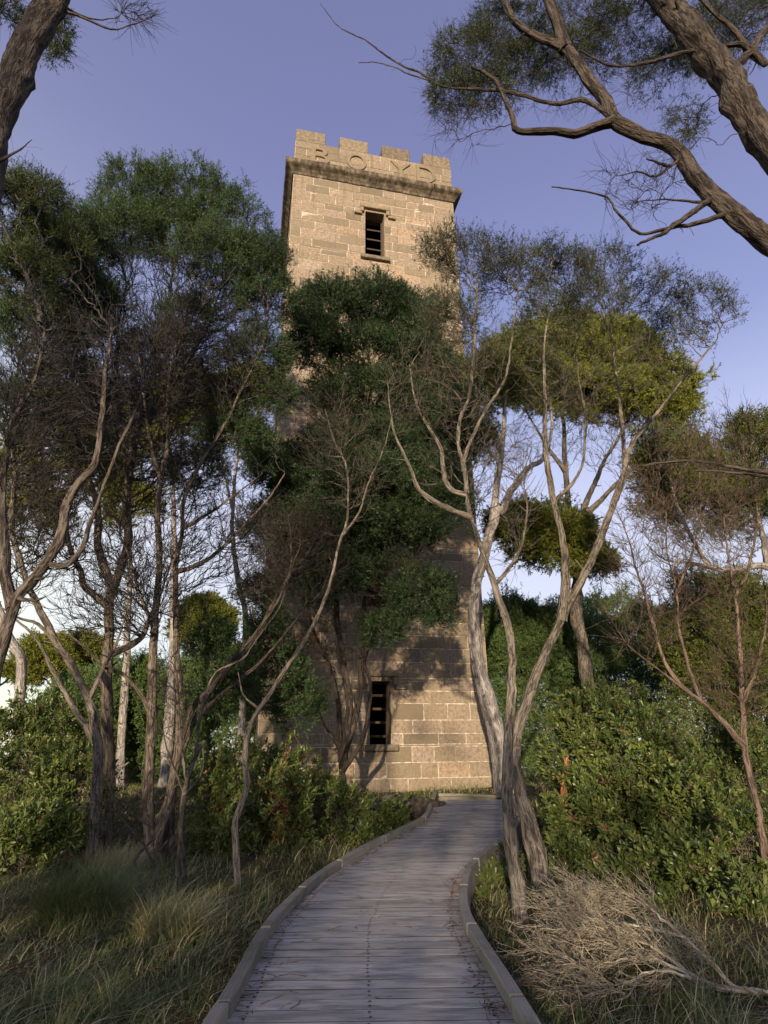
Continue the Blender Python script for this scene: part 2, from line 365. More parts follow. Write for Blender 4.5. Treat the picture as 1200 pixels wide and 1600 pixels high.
def blob_points(bl, n, rng, shell=0.5, dome=True):
    """points through an ellipsoid standing where the photo shows a clump; bl = (px, py, rx, ry, d[, depth radius m])"""
    px, py, rx, ry, d = bl[:5]; k = mpp(px, py, d); c = P(px, py, d)
    u = unit(rng.normal(0, 1, (n * 4, 3)))
    if dome: u = u[(u[:, 2] > -0.25) | (rng.uniform(0, 1, len(u)) < 0.3)]
    u = u[:n]; f = rng.uniform(shell ** 3, 1, n) ** (1 / 3)
    lump = 1 + 0.22 * np.sin(5 * u[:, 0] + 3 * u[:, 2] + px) * np.sin(4 * u[:, 1] + py) + 0.12 * np.sin(11 * u[:, 0] + py) * np.sin(9 * u[:, 2] + px) + rng.normal(0, 0.07, n) + np.where(rng.uniform(0, 1, n) < 0.10, rng.uniform(0, 0.28, n), 0)
    rd = bl[5] if len(bl) > 5 else 0.75 * (rx + ry) / 2 * k
    r = np.array([rx * k, rd, ry * k * 1.06]); o = u * (f * lump)[:, None]
    return c + o * r, unit(u * r[::1] / r.max() * 1.0 + u * 0.5), c

def tree(name, label, limbs, blobs, seed, bark='bark_grey', leaf='leaf_dark', group=None, cat="tree", d=None, tips=300, bare=(), bare_tips=0,
         tip_r=0.0022, fork=0.40, shoots=6, slen=0.22, per=14, ll=0.05, lw=0.008, bf=0.6, up=0.6, shell=0.5, flare=0.35, rough=0.12, carriers=1.0, leafup=0.35, dens=1.9, twigs=4, tw_len=0.32, stubs=1.0, twig=None, merge=False):
    """limbs: [(pixel points, r0 px, r1 px, end depth)], the first is the trunk; blobs: leafy clumps; bare: leafless twig regions"""
    shoots = int(round(shoots * dens)); per = int(per * 1.25); ll *= 1.2; lw *= 1.3; tips = int(tips * 1.35); bare_tips = int(bare_tips * 1.5); tip_r *= 1.35
    rng = np.random.default_rng(seed); NP = []; ND = []; npar = []; npath = []; nr = []; tb = Tubes(); branch_ok = []
    for li, lm in enumerate(limbs):
        pts, r0, r1 = lm[:3]; dend = lm[3] if len(lm) > 3 else None
        if li == 0:
            d0 = d if d else G(*pts[0])[1]
        else:
            pp = np.array([proj(p) for p in NP]); k = int(np.argmin(np.hypot(pp[:, 0] - pts[0][0], pp[:, 1] - pts[0][1]))); d0 = ND[k]; par0 = k
        dend = d0 if dend is None else dend
        q = np.array(pts, float); s = np.concatenate([[0], np.cumsum(np.hypot(*np.diff(q, axis=0).T))]); s /= s[-1]
        ds = d0 + (dend - d0) * s
        W = np.array([P(a, b, c) for (a, b), c in zip(pts, ds)])
        if li == 0: W[0, 2] = min(W[0, 2], gz(W[0, 0], W[0, 1])) - 0.05
        R = np.array([(0.86 * r0 + (TAPER * r1 - 0.86 * r0) * t ** 0.75) * mpp(a, b, c) for (a, b), c, t in zip(pts, ds, s)])
        if li: W[0] = NP[k]
        C, U = catmull(np.column_stack([W, ds]), 0.07); rr = np.interp(U, np.arange(len(R)), R); dd = C[:, 3]; C = C[:, :3].copy()
        jit = np.cumsum(rng.normal(0, 1, C.shape), 0); jit -= np.linspace(0, 1, len(C))[:, None] * jit[-1]
        C += jit * 0.0035 * (1 if li == 0 else 1.2)
        tb.sweep(C, rr, 20 if rr[0] > 0.035 else (10 if rr[0] > 0.012 else 6), rng, rough, flare if li == 0 else 0.25 * flare)
        if rr[0] > 0.02:
            for _ in range(rng.poisson(stubs * 0.07 * len(C))):      # broken dead stubs
                i = rng.integers(2, len(C) - 2); t = unit(C[i + 1] - C[i - 1]); n_ = rng.normal(0, 1, 3); n_ = unit(unit(n_ - t * (n_ @ t)) + 0.5 * t + np.array([0, 0, 0.2]))
                L = rng.uniform(0.05, 0.22); rs = rr[i] * rng.uniform(0.14, 0.3); tb.sweep(C[i] + n_ * np.linspace(0, rr[i] + L, 4)[:, None] + rng.normal(0, 0.006, (4, 3)), np.linspace(rs, rs * 0.55, 4), 6, rng, 0.1, cap=True)
        base = len(NP); st = max(1, int(0.15 / 0.07))
        for i in range(0, len(C), st):
            NP.append(C[i]); ND.append(dd[i]); nr.append(rr[i])
            npar.append((len(NP) - 2) if i else (par0 if li else -1))
            npath.append(0.0 if (i == 0 and li == 0) else npath[npar[-1]] + np.linalg.norm(C[i] - NP[npar[-1]]))
            branch_ok.append(i / max(1, len(C)) > (fork if li == 0 else 0.25))
    root = empty(name, NP[0] + np.array([0, 0, 0.05])); tag(root, label, cat, group)
    if not merge: tb.build('trunk', M[bark], root)
    NP = np.array(NP); ok = np.where(branch_ok)[0]
    # where leafy and bare tips sit
    pts = []; leafy = []; dirs = []
    wts = np.array([b[2] * b[3] for b in blobs], float) if blobs else np.array([])
    for b, w in zip(blobs, wts / (wts.sum() or 1)):
        p, u, c = blob_points(b, max(8, int(tips * w)), rng, shell); pts.append(p); dirs.append(u); leafy += [1] * len(p)
    wts = np.array([b[2] * b[3] for b in bare], float) if bare else np.array([])
    for b, w in zip(bare, wts / (wts.sum() or 1)):
        p, u, c = blob_points(b, max(4, int(bare_tips * w)), rng, 0.1, False); pts.append(p); dirs.append(u); leafy += [0] * len(p)
    if pts:
        pts = np.vstack(pts); dirs = np.vstack(dirs); leafy = np.array(leafy, bool); nt = len(pts)
        # carriers: points on the way from the limbs to the tips, so that boughs share their run
        sel = rng.uniform(0, 1, nt) < 0.45 * carriers; T = pts[sel]
        A = NP[ok]; D = np.linalg.norm(T[:, None] - A[None], axis=2) + 0.8 * np.maximum(0, A[None, :, 2] - T[:, None, 2] + 0.2)
        A = A[D.argmin(1)]; f = rng.uniform(0.25, 0.85, len(T))[:, None]
        car = A + (T - A) * f; car[:, 2] += 0.10 * np.linalg.norm(T - A, axis=1) * np.sin(np.pi * f[:, 0]) * rng.uniform(-0.5, 1, len(T))
        car += rng.normal(0, 0.05, car.shape)
        allp = np.vstack([pts, car]); nn = len(NP)
        pen = np.array(npath); pen = np.where(branch_ok, pen * 0.6, pen + 50)
        pos, par, order = grow(NP, npar, pen, allp, bf, up)
        cnt = np.zeros(len(pos)); kids = np.zeros(len(pos), int); main = np.full(len(pos), -1)
        haskid = np.zeros(len(pos), bool); haskid[par[nn:]] = True
        for i in range(len(pos) - 1, nn - 1, -1):
            if cnt[i] == 0: cnt[i] = 1
            p = par[i]
            if p >= nn:
                cnt[p] += cnt[i]
                if main[p] < 0 or cnt[i] > cnt[main[p]]: main[p] = i
        rad = tip_r * np.maximum(cnt, 1) ** 0.42
        e = np.arange(nn, len(pos)); p = par[e]; g = par[p]; g = np.where(g < 0, p, g)
        c = np.where(main[e] < 0, e, main[e])
        P0, P1, P2, P3 = pos[g], pos[p], pos[e], pos[c]
        same = g == p; P0 = np.where(same[:, None], 2 * P1 - P2, P0); end = c == e; P3 = np.where(end[:, None], 2 * P2 - P1, P3)
        lim = np.linalg.norm(P2 - P1, axis=1)[:, None]           # keep the steering arms as short as the edge
        P0 = P1 + unit(P0 - P1) * np.minimum(np.linalg.norm(P0 - P1, axis=1)[:, None], lim); P3 = P2 + unit(P3 - P2) * np.minimum(np.linalg.norm(P3 - P2, axis=1)[:, None], lim)
        r2 = rad[e]; r1 = np.where(p >= nn, np.minimum(rad[p], r2 * 1.35), np.minimum(r2 * 1.25, np.array(nr + [9] * 0)[np.minimum(p, nn - 1)] * 0.85))
        r2 = np.minimum(r2, r1)
        br = tb if merge else Tubes()
        for lo, hi, sd, sg in ((0, 0.006, 3, 3), (0.006, 0.014, 5, 4), (0.014, 9, 8, 5)):
            m = (r1 >= lo) & (r1 < hi); br.edges(P0[m], P1[m], P2[m], P3[m], r1[m], r2[m], sd, rng, sg)
        if twigs:                                                  # fine straight twiglets fanning on from every tip
            k = order[:nt]; k = np.repeat(k, twigs); g0 = unit(pos[k] - pos[par[k]]); d0_ = unit(g0 + rng.normal(0, 0.42, g0.shape) + np.array([0, 0, 0.25 * (up > 0)]))
            Lw = tw_len * rng.uniform(0.4, 1.3, len(k))[:, None]; o_ = pos[k] - (pos[k] - pos[par[k]]) * rng.uniform(0, 0.9, len(k))[:, None]; q_ = o_ + d0_ * Lw
            br.edges(o_ - g0 * Lw, o_, q_, q_ + unit(d0_ + np.array([0, 0, 0.3]) + rng.normal(0, 0.3, d0_.shape)) * Lw, np.full(len(k), tip_r), np.full(len(k), tip_r * 0.5), 3, rng, 3, 0.03)
        if merge: tb.build('trunk', M[bark], root)
        else: br.build('branches', M[twig or bark], root)
        if blobs:
            k = order[:nt][leafy]; gd = unit(pos[k] - pos[par[k]]); D = unit(dirs[leafy] + 0.6 * gd)
            V, F, t = leaves(pos[k], D, rng, shoots, slen, per, ll, lw, up=leafup)
            build('crown', V, F, M[leaf], root, {"tint": t})
    return root

def shrub(name, label, blobs, seed, leaf='leaf_shrub', group=None, cat="shrub", whorls=1500, n=8, ll=0.075, lw=0.024, stems=160, bark='bark_brown', fine=None, shell=0.45, base=None, skirt=True, voids=0.7, hollow=-0.5):
    whorls = int(whorls * 1.7); ll *= 1.12; lw *= 1.12
    rng = np.random.default_rng(seed); w = np.array([b[2] * b[3] for b in blobs], float); w /= w.sum()
    Ps = []; Ds = []
    for b, ww in zip(blobs, w):
        p, u, c = blob_points(b, max(6, int(whorls * ww)), rng, shell); Ps.append(p); Ds.append(u)
    if skirt:                                                  # foliage carries on down to the ground
        D0 = np.vstack(Ds); zq0 = np.vstack(Ps)[:, 2]; Q = np.vstack(Ps)[::2].copy(); zg = gz(Q[:, 0], Q[:, 1]); Q[:, 2] = zg + (Q[:, 2] - zg) * rng.uniform(0.05, 0.9, len(Q)); Q[:, :2] += D0[::2, :2] * ((zq0[::2] - Q[:, 2]) * -0.10)[:, None]; Ps.append(Q + rng.normal(0, 0.05, Q.shape)); Ds.append(np.vstack(Ds)[::2])
    O = np.vstack(Ps); D = np.vstack(Ds); ph = rng.uniform(0, 6.28, 9); kx = 6.28 / voids
    nv_ = sum(np.sin(kx * f * (O @ unit(rng.normal(0, 1, (1, 3)))[0]) + ph[i]) for i, f in enumerate((0.6, 0.8, 1.0, 1.0, 1.3, 1.7, 2.1)))   # hollows between the leafy shoots
    keep = (O[:, 2] > gz(O[:, 0], O[:, 1]) + 0.03) & (nv_ > hollow + rng.normal(0, 0.35, len(O))); O = O[keep]; D = D[keep]
    if base is None: cx, cy_ = O[:, 0].mean(), O[:, 1].mean()
    else: cx, cy_ = base
    c = np.array([cx, cy_, float(gz(cx, cy_))]); root = empty(name, c); tag(root, label, cat, group)
    k = rng.choice(len(O), min(stems, len(O)), replace=False); T = O[k]
    ft = T.copy(); ft[:, :2] = c[:2] + (T[:, :2] - c[:2]) * 0.55 + rng.normal(0, 0.1, (len(T), 2)); ft[:, 2] = gz(ft[:, 0], ft[:, 1]) - 0.03
    seedn = 10; pos, par, order = grow(ft[:seedn], [-1] * seedn, [0] * seedn, np.vstack([T, ft[:seedn].mean(0) * 0 + (ft + (T - ft) * rng.uniform(0.3, 0.8, (len(T), 1)))]), 0.4, 0.5)
    cnt = np.zeros(len(pos))
    for i in range(len(pos) - 1, seedn - 1, -1):
        cnt[i] = max(cnt[i], 1); cnt[par[i]] += cnt[i]
    e = np.arange(seedn, len(pos)); p = par[e]; r = np.minimum(0.003 * np.maximum(cnt, 1) ** 0.45, 0.03)
    tb = Tubes(); P1, P2 = pos[p], pos[e]; tb.edges(2 * P1 - P2, P1, P2, 2 * P2 - P1, r[e] * 1.2, r[e], 5, rng, 3, 0.09)
    R0 = np.repeat(c[None] - [0, 0, 0.03], seedn, 0); tb.edges(2 * R0 - pos[:seedn], R0, pos[:seedn], 2 * pos[:seedn] - R0, np.full(seedn, 0.022), np.full(seedn, 0.012), 6, rng, 5, 0.0)   # surface roots from one stock
    k = rng.choice(len(O), min(len(O), stems * 3)); o_ = O[k] - D[k] * rng.uniform(0.0, 0.25, (len(k), 1)); d_ = unit(D[k] * 0.6 + rng.normal(0, 0.8, (len(k), 3))); l_ = rng.uniform(0.12, 0.45, (len(k), 1))
    tb.build('stem', M[bark], root)
    tw = Tubes(); tw.edges(o_ - 2 * d_ * l_, o_ - d_ * l_ * 0.6, o_ + d_ * l_ * 0.4, o_ + d_ * l_ + rng.normal(0, 0.2, d_.shape), np.full(len(k), 0.0045), np.full(len(k), 0.002), 3, rng, 3, 0.06)
    if fine: V, F, t = leaves(O, D, rng, **fine)
    else: V, F, t = rosettes(O, D, rng, n, ll, lw)
    F = F if isinstance(F, list) else [F]; nf = sum(len(f) for f in F); nv = len(V); TV, TF, TR = np.vstack(tw.V), np.vstack(tw.F), np.vstack(tw.R)
    build('foliage', np.vstack([V, TV]), F + [TF + nv], None, root, {"tint": np.concatenate([t, np.zeros(len(TV))]), "rest": np.vstack([np.zeros((nv, 3)), TR])}, mats=[M[leaf], M[bark]], fmat=np.concatenate([np.zeros(nf, int), np.ones(len(TF), int)]))
    return root
# ------------------------------------------------------------------ ground
def make_ground():
    xs = np.concatenate([np.linspace(-900, -40, 14)[:-1], np.linspace(-40, -9, 24)[:-1], np.linspace(-9, 9, 150), np.linspace(9, 40, 24)[1:], np.linspace(40, 900, 14)[1:]])
    ys = np.concatenate([np.linspace(-300, -12, 10)[:-1], np.linspace(-12, 1, 30)[:-1], np.linspace(1, 19, 150), np.linspace(19, 60, 30)[1:], np.linspace(60, 1500, 16)[1:]])
    X, Y = np.meshgrid(xs, ys); Z = gz(X, Y); Z = np.maximum(Z, -30)
    near = (np.abs(X) < 9) & (Y > 1) & (Y < 19)
    Z = Z + near * np.random.default_rng(1).normal(0, 0.012, Z.shape)
    V = np.stack([X, Y, Z], -1).reshape(-1, 3); nx = len(xs)
    i = np.arange(len(ys) - 1)[:, None] * nx + np.arange(nx - 1)[None]
    F = np.stack([i, i + 1, i + nx + 1, i + nx], -1).reshape(-1, 4)
    m, nt, N = new_mat('soil'); o = objco(nt)
    f = noise(nt, o, 3.0, 6, 0.65); g = noise(nt, o, 40, 4, 0.7)
    c = ramp(nt, math_(nt, 'ADD', math_(nt, 'MULTIPLY', f, 0.5), math_(nt, 'MULTIPLY', g, 0.5)), [(0.35, (0.030, 0.024, 0.014)), (0.5, (0.065, 0.055, 0.028)), (0.68, (0.15, 0.12, 0.068))])
    finish(nt, c, 0.95, g, 0.8, 0.03, 0.1)
    tag(build('ground', V, F, m, None, None, True), 'sandy soil sloping gently up to the stone tower', 'ground', None, 'structure')
make_ground()

# ------------------------------------------------------------------ boardwalk
def bz(x, y): return board_z(y)
LEFT_E = [(331, 1598), (377, 1520), (415, 1450), (452, 1405), (505, 1359), (563, 1324), (625, 1293), (664, 1273), (675, 1252), (681, 1236)]
RIGHT_E = [(828, 1598), (788, 1529), (744, 1458), (724, 1419), (722, 1383), (731, 1352), (757, 1326), (788, 1304), (806, 1284), (808, 1262), (800, 1240)]
def make_boardwalk():
    rng = np.random.default_rng(5)
    L = np.array([on_surface(px, py, lambda x, y: board_z(y) + 0.10) for px, py in LEFT_E]); Rr = np.array([on_surface(px, py, lambda x, y: board_z(y) + 0.10) for px, py in RIGHT_E])
    def near(E):                                                    # the walk goes on behind the camera
        a, b = E[0], E[1]; t = (a - b) / (a[1] - b[1]); return np.vstack([a + t * (-3.5 - a[1]), a + t * (1.0 - a[1]), E])
    L, Rr = near(L), near(Rr); L[0, 0] = L[1, 0] - 0.2; Rr[0, 0] = Rr[1, 0] - 0.1
    Lc, _ = catmull(L, 0.02); Rc, _ = catmull(Rr, 0.02)
    def al(C):
        return np.concatenate([[0], np.cumsum(np.linalg.norm(np.diff(C[:, :2], axis=0), axis=1))])
    # pair the two edges by a common parameter
    sL, sR = al(Lc), al(Rc); n = 2000; tt = np.linspace(0, 1, n)
    Li = np.stack([np.interp(tt, sL / sL[-1], Lc[:, k]) for k in range(3)], 1); Ri = np.stack([np.interp(tt, sR / sR[-1], Rc[:, k]) for k in range(3)], 1)
    # pairing that keeps boards square to the mean direction: by y on the whole
    yy = np.linspace(max(Li[0, 1], Ri[0, 1]), min(Li[-1, 1], Ri[-1, 1]), n)
    def at_y(C):
        k = np.argsort(C[:, 1]); return np.stack([np.interp(yy, C[k, 1], C[k, 0]), yy, board_z(yy)], 1)
    Ly, Ry = at_y(Li), at_y(Ri)
    A = 0.6 * Ly + 0.4 * np.column_stack([Li[:, :2], board_z(Li[:, 1])]) if False else Ly; B = Ry
    root = empty('boardwalk', (0.2, 6, 0)); tag(root, 'grey weathered plank boardwalk curving up to the tower', 'boardwalk', None, 'structure')
    mb = MB(); y = yy[0]
    edge = []
    while y < yy[-1] - 0.05:
        w = rng.uniform(0.148, 0.158); g = rng.uniform(0.004, 0.007)
        y1 = min(y + w, yy[-1]); sk = rng.normal(0, 0.004)
        def e(C, v): return np.array([np.interp(v, yy, C[:, 0]), v, float(board_z(v))])
        a0, a1, b0, b1 = e(A, y), e(A, y1), e(B, y), e(B, y1)
        dz = rng.normal(0, 0.002); tint = rng.uniform(0, 1)
        ex = rng.uniform(0.0, 0.02)
        a0[0] -= ex; a1[0] -= ex; b0[1] += sk; b1[1] += sk; a0[1] -= sk; a1[1] -= sk
        segs = 8; top = []
        for s_ in np.linspace(0, 1, segs + 1):
            p0, p1 = a0 + (b0 - a0) * s_, a1 + (b1 - a1) * s_; c = rng.normal(0, 0.0008)
            top += [p0 + [0, 0, dz + c - 0.0025], p0 + [0, 0.005, dz + c], p1 + [0, -0.005, dz + c], p1 + [0, 0, dz + c - 0.0025], p0 + [0, 0, dz - 0.035], p1 + [0, 0, dz - 0.035]]
        F = []
        for q in range(segs):
            o = q * 6; o2 = o + 6
            for u, v in ((0, 1), (1, 2), (2, 3)): F.append((o + u, o2 + u, o2 + v, o + v))
            F.append((o + 4, o2 + 4, o2 + 0, o + 0)); F.append((o + 3, o2 + 3, o2 + 5, o + 5))
        F.append((0, 1, 2, 3)); F.append((0, 3, 5, 4)); k = segs * 6; F.append((k + 3, k + 2, k + 1, k)); F.append((k + 4, k + 5, k + 3, k))
        mb.add(top, F, tint, 0); edge.append(np.tile([1, 0.08, 0.08, 1, 1, 1], segs + 1))
        for fr in (0.07, 0.5, 0.93):                                # nail heads over the three bearers
            for off in (0.28, 0.72):
                p = a0 + (b0 - a0) * fr; p1 = a1 + (b1 - a1) * fr; c = p + (p1 - p) * off + [rng.normal(0, 0.006), 0, dz + 0.0030]
                th = np.linspace(0, 2 * np.pi, 8, endpoint=False); ring = [c + 0.0090 * np.array([np.cos(t), np.sin(t), 0]) for t in th]
                mb.add(ring, [(0, 1, 2, 3), (0, 3, 4, 7), (4, 5, 6, 7)], 0.5, 1); edge.append(np.zeros(8))
        y = y1 + g
    m, nt, N = new_mat('weathered_board'); o = objco(nt)
    off = N('ShaderNodeCombineXYZ'); nt.links.new(math_(nt, 'MULTIPLY', attr(nt, 'tint'), 37.0), off.inputs[0]); ad = N('ShaderNodeVectorMath'); nt.links.new(o, ad.inputs[0]); nt.links.new(off.outputs[0], ad.inputs[1]); o = ad.outputs[0]
    gr = noise(nt, vscale(nt, o, (1.2, 26, 8)), 3, 6, 0.7, 0.4); st = noise(nt, vscale(nt, o, (1, 3.5, 1)), 3.0, 4, 0.6); fi = noise(nt, vscale(nt, o, (6, 150, 8)), 3, 3, 0.6)
    tn = attr(nt, 'tint')
    f = math_(nt, 'ADD', math_(nt, 'MULTIPLY', gr, 0.80), math_(nt, 'MULTIPLY', tn, 0.13))
    c = ramp(nt, f, [(0.22, (0.210, 0.196, 0.170)), (0.46, (0.430, 0.405, 0.358)), (0.62, (0.590, 0.560, 0.500))])
    c = mixc(nt, ramp(nt, st, [(0.46, (0, 0, 0)), (0.62, (0.75, 0.75, 0.75))]), c, (0.200, 0.192, 0.180))
    c = mixc(nt, ramp(nt, fi, [(0.60, (0, 0, 0)), (0.72, (0.7, 0.7, 0.7))]), c, (0.06, 0.05, 0.043))
    c = mixc(nt, math_(nt, 'MULTIPLY', attr(nt, 'edge'), 0.9), c, (0.018, 0.016, 0.015))          # board edges and sides darkened to paint in the shade of the gaps
    finish(nt, c, 0.8, gr, 0.6, 0.006, 0.25)
    mn, nt2, _ = new_mat('rusty_nail'); finish(nt2, (0.012, 0.010, 0.010), 0.6)
    dk_ = mb.build('decking', None, root, False, [m, mn]); at = dk_.data.attributes.new('edge', 'FLOAT', 'POINT'); at.data.foreach_set('value', np.concatenate(edge).astype(np.float32))
    # kerb rails: timbers laid end to end along both edges
    mk, nt, N = new_mat('kerb_timber'); o = objco(nt); gr = noise(nt, attr(nt, 'grain', 'Vector'), 3, 6, 0.7, 0.3)
    c = ramp(nt, math_(nt, 'ADD', math_(nt, 'MULTIPLY', gr, 0.7), math_(nt, 'MULTIPLY', attr(nt, 'tint'), 0.2)), [(0.25, (0.120, 0.110, 0.090)), (0.48, (0.270, 0.250, 0.205)), (0.72, (0.400, 0.370, 0.310))])
    c = mixc(nt, ramp(nt, noise(nt, o, 4, 4), [(0.5, (0, 0, 0)), (0.68, (0.6, 0.6, 0.6))]), c, (0.11, 0.115, 0.062))
    finish(nt, c, 0.85, gr, 0.6, 0.006, 0.2)
    def kerb(C, side, h=0.088):
        V = []; F = []; Tn = []; Gr = []; nn = 0
        C, _ = catmull(C, 0.05); s = al(C); breaks = np.arange(0, s[-1] + 1.5, 1.5)
        for q in range(len(breaks) - 1):
            ss = np.arange(breaks[q], min(breaks[q + 1] - 0.008, s[-1]), 0.08)
            if len(ss) < 2: continue
            p = np.stack([np.interp(ss, s, C[:, k]) for k in range(3)], 1); t = np.gradient(p, axis=0); t[:, 2] = 0; t = unit(t)
            nrm = np.stack([t[:, 1], -t[:, 0], 0 * t[:, 0]], 1) * side; z = board_z(p[:, 1]) + rng.normal(0, 0.003)
            prof = [(-0.024, 0.006), (-0.024, h - 0.008), (-0.017, h), (0.050, h), (0.057, h - 0.008), (0.057, -0.20), (0.040, -0.20), (0.040, 0.006)]
            w = len(prof); tn = rng.uniform(0, 1)
            for i in range(len(p)):
                for a, b in prof:
                    V.append([p[i, 0] + nrm[i, 0] * a, p[i, 1] + nrm[i, 1] * a, z[i] + b]); Tn.append(tn); Gr.append([ss[i] * 1.2 + q * 7, a * 45, b * 45])
            for i in range(len(p) - 1):
                for a in range(w):
                    b = (a + 1) % w; F.append((nn + i * w + a, nn + i * w + b, nn + (i + 1) * w + b, nn + (i + 1) * w + a))
            for o_ in (0, (len(p) - 1) * w):
                F.append((nn + o_, nn + o_ + 1, nn + o_ + 2, nn + o_ + 7)); F.append((nn + o_ + 2, nn + o_ + 3, nn + o_ + 4, nn + o_ + 7)); F.append((nn + o_ + 4, nn + o_ + 5, nn + o_ + 6, nn + o_ + 7))
            nn += len(p) * w
        build('kerb_rail', np.array(V), np.array(F), mk, root, {"tint": np.array(Tn), "grain": np.array(Gr)})
    kerb(Lc, -1); kerb(Rc, 1)
    e0, e1 = np.array([Lc[-1], Rc[-1]]); kerb(np.array([e0 + [0.06, 0.05, 0], (e0 + e1) / 2 + [0, 0.10, 0], e1 + [-0.06, 0.05, 0]]), -1, 0.055)
    return Lc, Rc
KL, KR = make_boardwalk()
def board_half(x, y):
    """signed distance outside the walk (positive beyond its kerbs)"""
    kl = np.argsort(KL[:, 1]); kr = np.argsort(KR[:, 1])
    xl = np.interp(y, KL[kl, 1], KL[kl, 0]); xr = np.interp(y, KR[kr, 1], KR[kr, 0])
    d = np.maximum(xl - x, x - xr); return np.where(y > KL[-1, 1] + 0.1, 1.0, d)

# ------------------------------------------------------------------ stone tower
YAW = math.radians(12.5)
TU = np.array([math.cos(YAW), math.sin(YAW), 0]); TN = np.array([-math.sin(YAW), math.cos(YAW), 0])
T0 = P(398, 1222, 15.0)
def front(px, py):
    r = ray(px, py); s = ((T0 - CAMP) @ TN) / (r @ TN); p = CAMP + r * s; return float((p - T0) @ TU), float(p[2])
TW = front(773, 1205)[0]; TB = float(gz(T0[0], T0[1] + 0.5)) - 0.1
Z_CORN = front(462, 273)[1]
def front_line_z(py, px=462): return front(px, py)[1]
Z_CREN, Z_TOP = front(480, 222)[1], front(464, 201)[1]
print('TOWER', T0, TW, TB, Z_CORN, Z_CREN, Z_TOP, 'left edge top px', proj(T0 + np.array([0, 0, Z_CORN - T0[2]])))
WINS = []
for a, b in (((570.5, 333), (600.5, 405)), ((574, 858), (607, 951)), ((577.5, 1064), (610.5, 1163))):
    (ua, za), (ub, zb) = front(*a), front(*b); u0, u1 = front(a[0], (a[1] + b[1]) / 2)[0], front(b[0], (a[1] + b[1]) / 2)[0]
    WINS.append([u0, u1, zb, front((a[0] + b[0]) / 2, a[1])[1]])
print('WINS', WINS)
